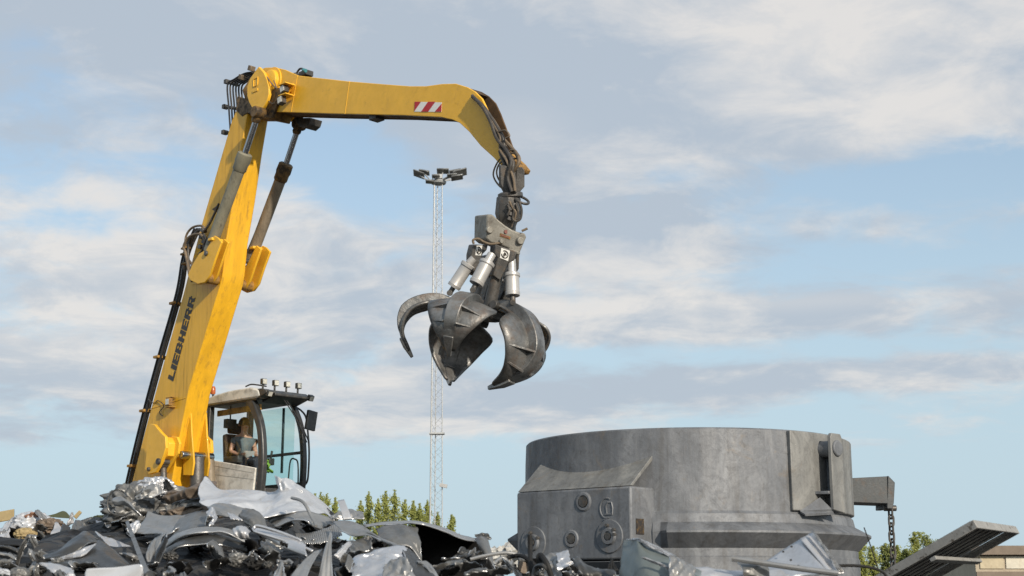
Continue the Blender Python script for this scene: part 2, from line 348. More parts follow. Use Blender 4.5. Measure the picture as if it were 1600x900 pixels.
# cylinder brackets on the boom, near and far side
brk = [(293,430),(297,438),(309,444),(320,441),(328,430),(336,405),(346,378),(340,371),(334,368),(322,390),(311,396),(300,414)]
def mirror(name, mat, fn, near=True, far=True, parent=None, bevel=.01):
    if near: s = MB(); fn(s, 0); s.build(name, M[mat], parent or boom, bevel=bevel)
    if far: s = MB(); fn(s, 1); s.build(name, M[mat], parent or boom, bevel=bevel)
def mir(w, k): return w if k == 0 else BW - w
def mplate(s, poly, w0, w1, k, wp=None):
    wp = w0 if wp is None else wp
    pts = [mp(x, y, wp) for x, y in poly]
    s.prism([Vector((q.x, mir(w0, k), q.z)) for q in pts], (0, mir(w1, k) - mir(w0, k), 0))
mirror('cylinder_bracket', 'yellow', lambda s, k: mplate(s, brk, -.29, -.25, k))
mirror('cylinder_bracket', 'yellow', lambda s, k: mplate(s, [(313,442),(322,440),(330,428),(338,403),(347,377),(340,371),(334,384),(326,400),(317,420)], -.13, -.09, k, -.25))
def webf(s, k):
    for (x, y, r_) in ((313, 433, .085),):
        q = mp(x, y, -.34); s.cyl((q.x, mir(-.26, k), q.z), (q.x, mir(0, k), q.z), r_)
mirror('bracket_web', 'dyellow', webf)
def clampf(s, k):
    for (x, y) in ((337,376),):
        q = mp(x, y, -.2); s.box((q.x + .02, mir(-.2, k), q.z), (.12, .26, .05)); 
mirror('bracket_clamp', 'yellow', clampf)
def pinf(s, k):
    q = mp(318, 395, -.35); s.cyl((q.x, mir(-.32, k), q.z), (q.x, mir(-.02, k), q.z), .045)
mirror('bracket_pin', 'dsteel', pinf)
# stick cylinders
def cylf(k):
    A0, A1, B1 = mp(404, 176, -.2), mp(381, 246, -.2), mp(327, 392, -.2)
    f = lambda q: Vector((q.x, mir(q.y, k), q.z))
    A0, A1, B1 = f(A0), f(A1), f(B1); d = (B1 - A1).normalized()
    root = MB(); root.tube([A1 + d * .1, B1 + d * .02], .098, 28); cb = root.build('stick_cylinder', M['barrel' if k == 0 else 'barrel_brown'], machine, bevel=.01)
    s = MB(); s.revolve(A1 - d * .08, d, [(0, .1), (.02, .125), (.16, .13), (.2, .118), (.3, .118), (.33, .1)], 28); s.build('cylinder_head', M['barrel' if k == 0 else 'greasy'], cb)
    s = MB(); s.tube([A0, A1], .05, 20); s.build('cylinder_rod', M['chrome'], cb)
    s = MB(); s.revolve(A0 - Vector((0, .1, 0)), (0, 1, 0), [(0, .09), (.02, .1), (.18, .1), (.2, .09)], 24); s.revolve(A0 + d * .02, d, [(0, .07), (.12, .075), (.16, .055)], 20); s.build('rod_eye', M['greasy'], cb)
    s = MB(); u = Vector((-1, 0, .1)); s.tube(catmull([A1 + u * .13 + d * .1, A1 + u * .14 + d * .6, A1 + u * .16 + d * 1.2, B1 + u * .2 - d * .1, B1 + u * .3 + d * .05], 24), .018, 8); s.build('cylinder_pipe', M['hose'], cb)
    return cb
cylf(0); cylf(1)
# knot of hoses beside the near bracket
for k, pts in enumerate([[(306,420),(292,400),(290,372),(300,356),(316,353),(322,362)],[(300,440),(294,402),(296,380),(308,362),(320,358)],[(312,372),(318,362),(326,352),(336,332),(342,318)],[(296,430),(290,396),(287,385),(296,370),(312,366),(321,376)],[(318,366),(322,374),(318,384),(322,392)]]):
    s = MB(); s.tube(catmull([mp(x, y, -.08 - .03 * k) for x, y in pts], 30), .02 + .004 * (k % 2), 8); s.build('bracket_hose', M['hose2' if k in (0, 3) else 'hose'], machine)
s = MB()
for (x, y) in ((316,370),(320,378),(318,360),(314,386)): s.box(mp(x, y, -.12), (.09, .09, .07), Matrix.Rotation(.5, 3, 'Y'))
s.build('hose_coupling', M['dsteel'], machine, bevel=.01)
s = MB()
for (x, y) in ((290,388),(289,397),(291,412)): s.box(mp(x, y, -.08), (.16, .1, .035))
s.build('hose_bracket', M['dyellow'], machine, bevel=.006)

# boom foot: lift cylinder lugs, near and far, gussets and pins
foot = [(232,665),(236,662),(241,663),(250,674),(258,682),(259,700),(252,722),(243,738),(232,741),(226,733),(229,700)]
mirror('foot_lug', 'yellow', lambda s, k: mplate(s, foot, -.26, -.20, k))
foot2 = [(252,690),(262,681),(270,682),(274,692),(271,708),(262,722),(252,738),(244,738)]
mirror('foot_lug', 'yellow', lambda s, k: mplate(s, foot2, -.08, -.03, k, -.16))
mirror('lug_web', 'yellow', lambda s, k: mplate(s, [(252,682),(260,684),(264,692),(262,712),(256,718),(255,700)], -.2, 0, k, -.2))
def pin2(s, k):
    for (x, y, r_) in ((247,721,.055),(232,733,.035)):
        q = mp(x, y, -.28); s.cyl((q.x, mir(-.3, k), q.z), (q.x, mir(0, k), q.z), r_)
mirror('foot_pin', 'dsteel', pin2)
def lift(s, k):
    q = mp(255, 722, -.13); e = mp(258, 800, -.13); s.tube([Vector((q.x, mir(-.13, k), q.z)), Vector((e.x, mir(-.13, k), e.z))], .055, 20)
    s.revolve((q.x, mir(-.2, k), q.z), (0, 1, 0), [(0, .1), (.02, .12), (.12, .12), (.14, .1)])
mirror('lift_cylinder_rod', 'dsteel', lift, parent=machine)
for wv, x0 in ((.12, 284), (.42, 296)):
    s = MB()
    top = [(288,640),(290,680),(293,722),(290,742),(276,742),(277,700),(283,660)]
    plate(s, top, wv, wv + .035, 0.0 if wv < .2 else .0)
    s.build('belly_gusset', M['boom_yellow'], boom, bevel=.008)
s = MB(); q = mp(288, 712, .1); s.cyl(q + Vector((.1, -.13, 0)), q + Vector((.1, .5, 0)), .07); s.build('belly_pin', M['chrome'], boom, bevel=.01)
s = MB(); s.tube([q + Vector((.12, .18, -.03)), q + Vector((.2, .18, -1.2))], .12, 24); s.build('boom_cylinder', M['dsteel'], machine)
s = MB(); s.tube([q + Vector((.12, .42, -.06)), q + Vector((.3, .42, -1.2))], .09, 24); s.build('boom_cylinder', M['barrel_brown'], machine)

# ------------------------------------------------------------------ stick
toppts = [(398,118),(404,110),(414,105.5),(430,105),(446,109),(466,118),(500,122),(545,127),(600,131.5),(640,134.5),(665,134.5),(690,131),(712,130.5),(730,136)]
endpts = [(742,143),(753,154),(761,171),(769,192),(777,215),(785,236),(789,250)]
botpts = [(783,259),(771,246),(751,228),(733,206),(718,192),(707,187),(689,183),(628,180),(519,177.5),(424,174.5),(410,168),(398,150)]
st = MB()
SW0, SW1 = .02, BW - .02
plate(st, toppts + endpts + botpts, SW0, SW0 + .035, SW0)
fp_ = MB(); plate(fp_, toppts + endpts + botpts, SW1 - .035, SW1, SW0)
def strip(mb, poly, w0, w1, th, wp, nrm=1):
    pts = [mp(x, y, wp) for x, y in poly]; n = len(pts)
    for i in range(n - 1):
        a, c = pts[i], pts[i + 1]; t = (c - a).normalized(); nn = Vector((-t.z, 0, t.x)) * th * nrm
        q = [Vector((a.x, w0, a.z)), Vector((c.x, w0, c.z)), Vector((c.x, w0, c.z)) + nn, Vector((a.x, w0, a.z)) + nn]
        mb.prism(q, (0, w1 - w0, 0))
def inset(poly, k):
    pts = [Vector((x, -y)) for x, y in poly]; out = []
    for i, q in enumerate(pts):
        t = (pts[min(i + 1, len(pts) - 1)] - pts[max(i - 1, 0)]).normalized(); nn = Vector((t.y, -t.x)); v = q + nn * k; out.append((v.x, -v.y))
    return out
core = inset(toppts + endpts[:1], 1.2) + [(716,160),(722,178),(727,192)] + inset(botpts, 1.2)[3:]
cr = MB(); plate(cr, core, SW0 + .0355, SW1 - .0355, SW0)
def swk(u):
    ua, ub = mp(430, 140, 0).x, mp(789, 250, 0).x; t = min(max((u - ua) / (ub - ua), 0), 1); return 1 - .3 * t
for mb_ in (cr, fp_): mb_.v = [Vector((q.x, SW0 + (q.y - SW0) * swk(q.x), q.z)) for q in mb_.v]
stick = st.build('stick', M['yellow'], machine, bevel=.008)
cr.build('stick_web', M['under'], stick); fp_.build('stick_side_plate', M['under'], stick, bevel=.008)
def band(x0, y0, x1, y1):
    s = MB(); s.tube([mp(x0, y0, SW0), mp(x1, y1, SW0)], .007, 6); return s.build('weld_seam', M['yellow'], stick)
band(465,117.5,455,175); band(546,127,539,178)
# round boss on the stick foot
s = MB(); q = mp(424, 128, 0); s.revolve(q + Vector((0, -.07, 0)), (0, 1, 0), [(0, .17), (.015, .2), (.07, .2), (.071, .26), (.1, .26)], 40); s.build('pivot_boss', M['yellow'], stick, bevel=.006)
s = MB(); plate(s, [(424,136),(452,140),(438,156),(428,184),(420,184),(412,168)], -.03, .01, 0); s.build('stick_foot_plate', M['greasy'], stick, bevel=.006)
# hazard marking
def hazard():
    x0, x1, yt, yb = 648.5, 690.5, 159, 174.5; slant = 12.
    base = MB(); plate(base, [(x0, yt), (x1, yt + 1.2), (x1 - .5, yb + .4), (x0 - .8, yb)], SW0 - .004, SW0 - .0012, SW0); base.build('hazard_sign', M['wmark'], stick)
    r_ = MB(); H = yb - yt
    polys = [[(x0, yt), (x0 + 9.5, yt), (x0 - .5, yb - 1)], [(x0 + 21, yt), (x0 + 32, yt), (x0 + 21, yb), (x0 + 10, yb)], [(x1, yt + 3), (x1 - .5, yb), (x0 + 31.5, yb)]]
    for pl in polys: plate(r_, pl, SW0 - .0075, SW0 - .0045, SW0)
    r_.build('hazard_stripe', M['red'], stick)
hazard()
# under-stick fittings
s = MB(); pts = [(458,184),(486,184),(483,194),(476,200),(468,198)]
q = [mp(x, y, BW + .08) for x, y in pts]; s.prism([Vector((a.x, BW + .08, a.z)) for a in q], (0, .24, 0))
s.box(mp(470, 182, BW + .1) + Vector((0, -.1, .05)), (.32, .4, .07)); s.build('rod_lug', M['dsteel'], stick, bevel=.008)
s = MB(); q = mp(584, 184, .12); s.box(q + Vector((0, .06, .02)), (.17, .18, .1)); s.build('stick_stop', M['dsteel'], stick, bevel=.008)
# valve block with cyan caps on the stick top
s = MB(); q = mp(478, 116, .2); s.box(q, (.2, .16, .09)); s.box(q + Vector((-.28, 0, .05)), (.1, .1, .07)); s.tube(catmull([q + Vector((-.3, 0, .05)), q + Vector((-.18, 0, .14)), q + Vector((-.05, 0, .1))], 12), .02, 6); vb = s.build('valve_block', M['dsteel'], stick, bevel=.008)
s = MB(); s.cyl(q + Vector((.06, -.1, .03)), q + Vector((.13, -.1, .0)), .03); s.build('blue_cap', flat('cyan_plastic', (.06, .25, .28), .4), vb)
# work lamps at the stick foot
s = MB(); q = mp(446, 140, -.12); s.prism([q + Vector((-.22, .1, .12)), q + Vector((.1, .1, .1)), q + Vector((.1, .1, .07)), q + Vector((-.12, .1, -.1)), q + Vector((-.22, .1, -.1))], (0, -.03, 0)); s.box(q + Vector((.03, 0, .07)), (.2, .2, .015)); s.box(q + Vector((.0, .02, -.1)), (.2, .18, .015)); s.build('lamp_bracket', M['yellow'], stick)
for dx, dz in ((.0, .0), (-.06, -.18)):
    s = MB(); c = q + Vector((dx, -.02, dz)); s.box(c, (.12, .09, .13), Matrix.Rotation(-.2, 3, 'Y')); wl = s.build('work_lamp', M['dsteel'], stick, bevel=.006)
    s = MB(); s.box(c + Vector((0, -.05, 0)), (.095, .012, .1), Matrix.Rotation(-.2, 3, 'Y')); s.build('lamp_lens', M['lamp'], wl)
# hose loops over the boom head
for k in range(6):
    o_ = k * 4.4
    s = MB(); s.tube(catmull([mp(360 + o_ * .9, 205 + 2 * k, .02 + .05 * k), mp(357.5 + o_, 168, .02 + .05 * k), mp(355.5 + o_, 133 + k, .02 + .05 * k), mp(366 + o_ * .8, 124 + k, .04 + .05 * k), mp(382 + o_ * .8, 115 + k * 1.2, .1 + .05 * k), mp(400 + o_, 112, .25)], 36), .016, 6); s.build('head_hose', M['hose' if k % 2 else 'black'], machine)
for pts in ([(355,128),(371,133)], [(352,167),(372,170)], [(351,207),(361,208)]):
    s = MB(); a, c = mp(*pts[0], .1), mp(*pts[1], .14); s.tube([a, c], .03, 8); s.box(a, (.07, .1, .07)); s.build('hose_clamp', M['dsteel'], boom)
s = MB()
for (x, y) in ((393,107),(411,112),(378,121)): s.box(mp(x, y, .1), (.1, .1, .09), Matrix.Rotation(.4, 3, 'Y'))
s.build('hose_coupling', M['hose2'], machine, bevel=.01)
s = MB(); s.tube(catmull([mp(417,120,-.1), mp(424,130,-.12), mp(432,138,-.1), mp(428,126,-.1)], 16), .012, 6); s.tube(catmull([mp(420,158,-.1), mp(426,162,-.1), mp(432,158,-.1), mp(434,152,-.1)], 16), .01, 6); s.build('lamp_cable', M['hose2'], machine)
# hoses down the stick end
rng = random.Random(3)
base = [(738,150),(754,168),(768,192),(778,214),(789,234),(797,252),(797,277),(802,300)]
for k in range(15):
    o1, o2, o3 = rng.uniform(-5, 8), rng.uniform(-9, 12), rng.uniform(-11, 10)
    pts = []
    for i, (x, y) in enumerate(base):
        f = [0, o1 * .3, o1 * .6, o1, o2, o2 + rng.uniform(-4, 4), o3, o3 * .5][i]
        pts.append(mp(x + f, y + rng.uniform(-2, 2), (-.06 + .26 * k / 15) - (.16 if y > 245 else 0)))
    s = MB(); s.tube(catmull(pts, 44), rng.choice((.018, .022, .025)), 8); s.build('grapple_hose', M[rng.choice(('hose', 'hose2', 'hose'))], machine)
for pts in ([(800,238),(785,245),(775,258),(771,275),(782,292),(800,300),(812,303)], [(798,248),(782,254),(776,270),(784,286),(806,296)], [(786,252),(796,236),(806,236),(808,246),(796,250),(784,252)], [(778,206),(790,204),(796,212),(790,216)], [(784,262),(792,244),(804,240),(810,252)]):
    s = MB(); s.tube(catmull([mp(x, y, -.05) for x, y in pts], 34), .013, 6); s.build('looped_hose', M['hose2'], machine)
# stick tip and grapple hanger
s = MB()
for w0 in (.04, .15): plate(s, [(783,230),(792,236),(812,254),(820,264),(817,270),(806,272),(788,262)], w0, w0 + .07, .1)
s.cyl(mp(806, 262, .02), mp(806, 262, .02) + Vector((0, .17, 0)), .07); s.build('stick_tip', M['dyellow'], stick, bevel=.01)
TINES = [(4, 4, .6, 1.0, 0, 0), (72, 0, 1.0, 1.0, 0, .02), (146, 27, 1.14, 1.25, -.17, -.19), (222, 8, .9, .9, 0, -.2), (291, 8, 1.0, 1.12, 0, 0)]   # direction round the hub, closing angle, width
# ------------------------------------------------------------------ five-tined grapple hanging from the stick tip
Rm = Matrix.Rotation(-ANG, 3, 'Z')
g0 = MO + Rm @ mp(802, 285, .15)
GY = g0.y
XV = Vector((1, 0, 0)); PXM = (GY / ray(800, 420).y) / F     # metres per photo pixel at the grapple
NV = Vector((0, -cP, -sP)); UV = Vector((0, -sP, cP))
groot_w = P(765, 470, GY)
grap = empty('grapple', groot_w, 0, 'open five-tined steel grapple with silver cylinders hanging from the yellow arm', 'grapple')
GP0 = groot_w.copy()
def gq(px, py, dep=0.0):
    "grapple-local point at a pixel on the view plane through the hub, dep metres towards the viewer"
    q = CAM + ray(px, py) * ((GP0 - CAM).dot(-NV)); return q - GP0 + NV * dep
BK = (-NV * math.cos(R(26)) - XV * math.sin(R(26)))          # direction in which the body runs back
def gpl(mb, poly, dep, th): return mb.prism([gq(x, y, dep) for x, y in poly], BK * th)
# hanger
for pl in ([(782,258),(806,262),(806,272),(808,301),(790,303),(782,288)],):
    s = MB(); gpl(s, pl, .06, .06); s.build('hanger_plate', M['dsteel'], grap, bevel=.01)
    s = MB(); gpl(s, [(807,262),(816,261),(820,266),(820,292),(812,301),(803,301),(806,284)], .04, .14); s.build('hanger_plate', M['dsteel'], grap, bevel=.01)
s = MB(); s.revolve(gq(797, 300), gq(798, 312) - gq(797, 300), [(0, .13), (.02, .17), (.07, .17), (.09, .12)], 24); s.build('rotator_flange', M['dsteel'], grap, bevel=.006)
s = MB(); ax = gq(792, 362) - gq(795, 306); s.revolve(gq(795, 306), ax, [(0, .12), (.03, .165), (.25, .175), (.32, .15), (.4, .12), (.52, .12), (.56, .16), (.62, .16)], 8); s.build('rotator', M['dsteel'], grap, bevel=.008)
s = MB(); rp = [gq(815 + 11 * math.cos(t), 313 + 5.5 * math.sin(t) + 4 * math.cos(t), .08 + .12 * math.sin(t)) for t in [2 * math.pi * i / 28 for i in range(29)]]
s.tube(rp, .018, 8); s.build('guard_ring', M['dsteel'], grap)
for pts in ([(800,318),(803,330),(801,342),(806,347),(813,343),(815,330),(812,318)], [(796,316),(801,326),(806,334),(804,345)], [(806,320),(809,332),(806,344)], [(741,382),(740,376),(748,374),(757,379),(768,382),(784,380)], [(815,362),(824,358)], [(793,322),(796,330),(793,338)]):
    s = MB(); s.tube(catmull([gq(x, y, .22) for x, y in pts], 26), .016, 8); s.build('rotator_hose', M['hose' if len(pts) % 2 else 'hose2'], grap)
for (x, y, dp) in ((797,327,.19),(800,336,.18),(797,343,.17),(803,322,.16)):
    s = MB(); s.box(gq(x, y, dp), (.07, .06, .06), Matrix.Rotation(.4, 3, 'Y')); s.build('hose_fitting', M['dsteel'], grap, bevel=.008)
# body: near plate, far plate and web
front = [(761,336),(770,336),(780,345),(790,353),(801,360),(812,364),(820,365),(823,371),(812,397),(795,389),(780,383),(767,380),(760,374)]
s = MB(); gpl(s, front, .2, .40); bd = s.build('body', M['grabbody'], grap, bevel=.02)
for (x, y, r_) in ((766.5,360,.042),(814,377,.045),(784.5,378,.026)):
    s = MB(); q = gq(x, y, .2); s.revolve(q + NV * .035, BK, [(0, r_), (.01, r_ * 1.15), (.06, r_ * 1.15)], 18); s.build('body_bolt', M['grabbody'], bd, bevel=.004)
s = MB(); q = gq(791, 363, .2); s.revolve(q + NV * .008, BK, [(0, .026), (.02, .026)], 16); s.build('warning_dot', M['dullred'], bd)
s = MB(); gpl(s, [(782,365),(798,371),(797,375),(781,370)], .206, .012); s.build('name_plate', M['dyellow'], bd)
s = MB(); gpl(s, [(783,367),(796,371.6),(796,373.4),(783,369)], .212, .004); s.build('plate_mark', M['dullred'], bd)
s = MB(); gpl(s, [(796,388),(813,395),(812,399),(795,393)], .23, .3); s.build('body_ledge', M['grabbody'], bd, bevel=.006)
# cylinder brackets with emblem stickers
def emblem(c4, dep, par):
    s = MB(); s.prism([gq(x, y, dep) for x, y in c4], BK * .004); st_ = s.build('sticker', M['wmark'], par)
    cx = sum(q[0] for q in c4) / 4; cy = sum(q[1] for q in c4) / 4; wx = (c4[1][0] - c4[0][0]); hy = (c4[3][1] - c4[0][1])
    s = MB(); rr = []
    for i in range(19):
        t = -2.0 + 5.2 * i / 18; rr.append(gq(cx + wx * .36 * math.cos(t), cy + hy * .36 * math.sin(t) + .15 * wx * .36 * math.cos(t), dep + .003))
    s.tube(rr, .007, 6); s.build('emblem_ring', M['letter'], st_)
    s = MB(); s.prism([gq(cx + a * wx, cy + b_ * hy, dep + .004) for a, b_ in ((-.18,.0),(-.02,-.24),(.16,-.06),(.2,.2),(.04,.06),(-.06,.24),(-.16,.2))], BK * .003); s.build('emblem_figure', M['letter'], st_)
for pl, c4, dep in (([(740,382),(763,383),(761,391),(755,397),(751,411),(746,431),(738,428),(736,418),(736,398)], [(745,384),(754,384),(752,399.5),(743,399)], .1),
                    ([(774,382),(808,394),(804,407),(795,411),(791,420),(782,439),(770,430),(778,403),(773,396)], [(783.5,388),(797,392.5),(794,408.5),(781.5,403.5)], .24)):
    s = MB(); gpl(s, pl, dep, .16); br_ = s.build('cylinder_bracket', M['dsteel'], grap, bevel=.012); emblem(c4, dep + .005, br_)
s = MB(); gpl(s, [(757,400),(774,396),(778,440),(783,480),(762,492),(756,470),(766,436)], -.02, .2); s.build('centre_column', M['dsteel'], grap, bevel=.03)
s = MB(); s.tube([gq(779, 420, .12), gq(765, 482, .12)], .085, 18); s.build('oil_pipe', M['dsteel'], grap)
s = MB(); gpl(s, [(792,440),(798,436),(799,462),(806,474),(796,486),(776,478),(786,458)], -.12, .2); s.build('hub_block', M['dsteel'], grap, bevel=.02)
s = MB(); gpl(s, [(752,468),(800,468),(806,486),(796,502),(776,504),(758,494)], .12, .5); s.build('hub_block', M['dsteel'], grap, bevel=.04)
s = MB(); gpl(s, [(807,398),(812,396),(811,420),(804,432)], .0, .1); s.build('side_guard', M['dsteel'], grap, bevel=.01)
def gcyl(a, c, e, r_, d0, d1, mt='silver'):
    A, C, E = gq(*a, d0), gq(*c, d0 + (d1 - d0) * .3), gq(*e, d1); d = (E - C).normalized(); L = (E - C).length
    s = MB(); s.revolve(C, d, [(0, r_ * .95), (.012, r_ * 1.13), (.05, r_ * 1.13), (.065, r_), (L - .05, r_), (L - .04, r_ * 1.08), (L, r_ * 1.02)], 28); cb = s.build('tine_cylinder', M[mt], grap)
    s = MB(); s.tube([A, C], r_ * .62, 18); s.build('cylinder_neck', M[mt], cb)
    s = MB(); s.tube([E, E + d * .09], r_ * .4, 14); s.revolve(E + d * .09 - NV.cross(d) * 0 + NV * .06, -NV, [(0, .04), (.12, .04)], 14); s.build('cylinder_eye', M['dsteel'], cb, bevel=.004)
gcyl((741,404),(733,412),(709,449), .088, .1, .1)
gcyl((769,398),(763,409),(745,444), .095, .28, .42)
gcyl((799,406),(800,427),(801,462), .095, .16, .3)
gcyl((788,404),(789,432),(792,470), .085, -.25, -.5)
gcyl((762,404),(757,424),(742,462), .085, -.3, -.5)
# tines: the frame of the claw
DN = (Vector((0, 0, -1)) + XV * -.25).normalized(); FR = (Vector((0, -1, 0)) - DN * Vector((0, -1, 0)).dot(DN)).normalized(); LF = FR.cross(DN)
if LF.x > 0: LF = -LF
TP = [(.30,.24),(.50,.18),(.76,.19),(.98,.30),(1.08,.46),(1.09,.62),(1.03,.76),(.92,.90)]
def tine(az, close, wk=1.0, sc_=1.0, dr0=0.0, dz0=0.0):
    rad = LF * math.cos(az) + FR * math.sin(az); lat = rad.cross(DN).normalized()
    ca, sa = math.cos(close), math.sin(close)
    def pos(r, z, x=0.0):
        r0, z0 = TP[0]; dr, dz = (r - r0) * sc_, (z - z0) * sc_
        return rad * (r0 + dr0 + dr * ca - dz * sa) + DN * (z0 + dz0 + dr * sa + dz * ca) + lat * x
    cur = catmull([Vector((r, z, 0)) for r, z in TP], 31)
    def nrm(i):
        t = (cur[min(i + 1, 30)] - cur[max(i - 1, 0)]).normalized(); return Vector((t.y, -t.x, 0))
    def hwid(s_):
        if s_ < .20: return .07 + .06 * s_ / .20
        if s_ < .34: return .13 + .33 * math.sin((s_ - .20) / .14 * math.pi / 2)
        return .43 * max(0.0, 1 - ((s_ - .34) / .70) ** 1.4) + .035
    rows = []
    for i in range(0, 31):
        s_ = i / 30; h_ = hwid(s_) * wk; n_ = nrm(i); row = []
        for j in range(-5, 6):
            k = j / 5; q = cur[i] - n_ * (.08 * (h_ / .44) * k * k); row.append(pos(q.x, q.y, k * h_))
        rows.append(row)
    m_ = MB().grid(rows); root = m_.build('tine', M['tine'], grap, solid=.035, sharp=50)
    # outer rib: a box band that follows the back of the claw
    rib = MB(); sec = []
    for i in range(0, 25):
        s_ = i / 30; n_ = nrm(i); hgt = (.11 if s_ < .5 else .11 * max(.12, 1 - (s_ - .5) / .3)) * min(1, .35 + s_ * 3); wr = (.125 - .05 * s_) * min(1, .5 + s_ * 2.5)
        a, c = cur[i] - n_ * (.03 if s_ > .2 else .06), cur[i] + n_ * hgt
        sec.append([pos(a.x, a.y, -wr), pos(c.x, c.y, -wr), pos(c.x, c.y, wr), pos(a.x, a.y, wr)])
    n0 = [q for r_ in sec for q in r_]; fs = []
    for i in range(len(sec) - 1):
        for j in range(4): fs.append((i * 4 + j, i * 4 + (j + 1) % 4, (i + 1) * 4 + (j + 1) % 4, (i + 1) * 4 + j))
    fs += [(0, 1, 2, 3), tuple(range(len(n0) - 4, len(n0)))]
    rib.add(n0, fs); rib.build('rib', M['tine'], root, bevel=.012)
    for sg in (() if wk < .8 else (-1, 1)):
        for i in (15, 20):
            n_ = nrm(i); h_ = hwid(i / 30) * wk; wr = .11; e_ = h_ * .92; k = e_ / h_
            a = cur[i] + n_ * (.10 if i < 16 else .07); b_ = cur[i] - n_ * .02; q2 = cur[i] - n_ * (.08 * (h_ / .44) * k * k - .01)
            tri = [pos(a.x, a.y, sg * (wr - .02)), pos(b_.x, b_.y, sg * (wr - .02)), pos(q2.x, q2.y, sg * e_)]
            t = (cur[i + 1] - cur[i - 1]).normalized() * .025; off = pos(cur[i].x + t.x, cur[i].y + t.y) - pos(cur[i].x, cur[i].y)
            MB().prism(tri, off).build('gusset', M['tine'], root, bevel=.004)
    # tooth at the point
    tt = []
    for i, (wd, th) in zip((25, 28, 30), ((.07, .04), (.055, .04), (.02, .02))):
        n_ = nrm(i); tx = 0.0 if i < 30 else .05
        t = (cur[30] - cur[29]).normalized() * (.09 if i == 30 else 0)
        a = cur[i] + n_ * th + t; c = cur[i] - n_ * th + t
        tt.append([pos(a.x, a.y, -wd), pos(a.x, a.y, wd), pos(c.x, c.y, wd), pos(c.x, c.y, -wd)])
    vs = [q for r_ in tt for q in r_]; fs = [(i * 4 + j, i * 4 + (j + 1) % 4, (i + 1) * 4 + (j + 1) % 4, (i + 1) * 4 + j) for i in range(2) for j in range(4)] + [(0, 1, 2, 3), (8, 9, 10, 11)]
    MB().add(vs, fs).build('tooth', M['worn_tip'], root, bevel=.008)
    s = MB(); q = pos(.36, .24); s.tube([q - lat * .17, q + lat * .17], .06, 16); s.build('tine_pin', M['dsteel'], root, bevel=.006)
    return root
for T_ in TINES: tine(R(T_[0]), R(T_[1]), *T_[2:])
# ------------------------------------------------------------------ cab
CW0, CW1 = .78, 1.72
cn = [(394,624),(399,636),(405,655),(408.5,675),(410,700),(410,722),(408.5,748),(406,770),(404,790)]
cab_pts = [mp(x, y, CW0) for x, y in cn]
UF = max(q.x for q in cab_pts); UB = UF - 1.75
ZF = mp(400, 792, CW0).z; ZR = mp(385, 624, CW0).z
cabf = MB(); cabf.box(((UF + UB) / 2 - .1, (CW0 + CW1) / 2, ZF - .06), (1.6, 1.0, .12)); cab = cabf.build('cab', M['cabblack'], machine, bevel=.01)
cc = catmull(cab_pts, 26)
def pillar(w0, w1, du, name='front_pillar', wide=0.0):
    rows = []
    for i, q in enumerate(cc):
        t = i / 25; d_ = du + wide * max(0, 1 - t * 3.0)
        rows.append([Vector((q.x - d_, w0, q.z)), Vector((q.x - .02, w0, q.z)), Vector((q.x, w0 + .02 * (1 if w1 > w0 else -1), q.z)), Vector((q.x, w1, q.z)), Vector((q.x - d_, w1, q.z))])
    n = 5; vs = [q for r_ in rows for q in r_]; fs = [(i * n + j, i * n + (j + 1) % n, (i + 1) * n + (j + 1) % n, (i + 1) * n + j) for i in range(25) for j in range(n)] + [tuple(range(n)), tuple(range(25 * n, 26 * n))]
    MB().add(vs, fs).build(name, M['cabblack'], cab, bevel=.008)
pillar(CW0, CW0 + .10, .13, wide=.08); pillar(CW1, CW1 - .09, .1)
# windscreen
MB().grid([[Vector((q.x - .03, CW0 + .1, q.z)), Vector((q.x - .03, CW1 - .09, q.z))] for q in cc[2:]]).build('windscreen', M['glass'], cab, fix=False)
zl = mp(410, 764, CW0).z
s = MB(); s.box((mp(406, 770, CW0).x - .03, (CW0 + CW1) / 2, zl - .1), (.08, CW1 - CW0 - .18, .26)); s.build('windscreen_sill', M['cabblack'], cab, bevel=.01)
# near side: window, rail above, white lower panel
xg = lambda x, y: mp(x, y, CW0 + .02)
zt_, zb_ = mp(360, 630, CW0).z, mp(360, 722, CW0).z
gl = [(UB + .1, zt_), (mp(388, 632, CW0).x, zt_), (mp(397, 660, CW0).x, mp(397, 660, CW0).z), (mp(400, 700, CW0).x, mp(400, 700, CW0).z), (mp(401, 729, CW0).x, mp(401, 729, CW0).z), (mp(330, 716, CW0).x, mp(330, 716, CW0).z), (UB + .1, mp(330, 716, CW0).z)]
MB().prism([Vector((u, CW0 + .03, z)) for u, z in gl], (0, .006, 0)).build('side_window', M['clearglass'], cab)
s = MB(); s.prism([mp(x, y, CW0 - .01) for x, y in ((318,719),(330,719),(360,724),(399,731),(397,750),(394,775),(392,792),(310,792))], (0, .06, 0)); lp_ = s.build('side_panel', M['white'], cab, bevel=.01)
for pts in ([(330,727),(396,739)], [(330,741),(396,749)], [(342,722),(342,768)]):
    a, c = mp(*pts[0], CW0 - .012), mp(*pts[1], CW0 - .012); MB().tube([a, c], .002, 5).build('panel_joint', M['barrel'], lp_)
s = MB(); s.box(((UB + UF) / 2 - .1, CW0 + .03, mp(360, 627, CW0).z), (1.5, .06, .1)); s.build('side_header', M['cabblack'], cab, bevel=.01)
s = MB(); s.box(((UB + UF) / 2 - .05, CW0 + .12, mp(360, 641, CW0).z), (1.3, .03, .1)); s.build('sun_blind', M['dyellow'], cab)
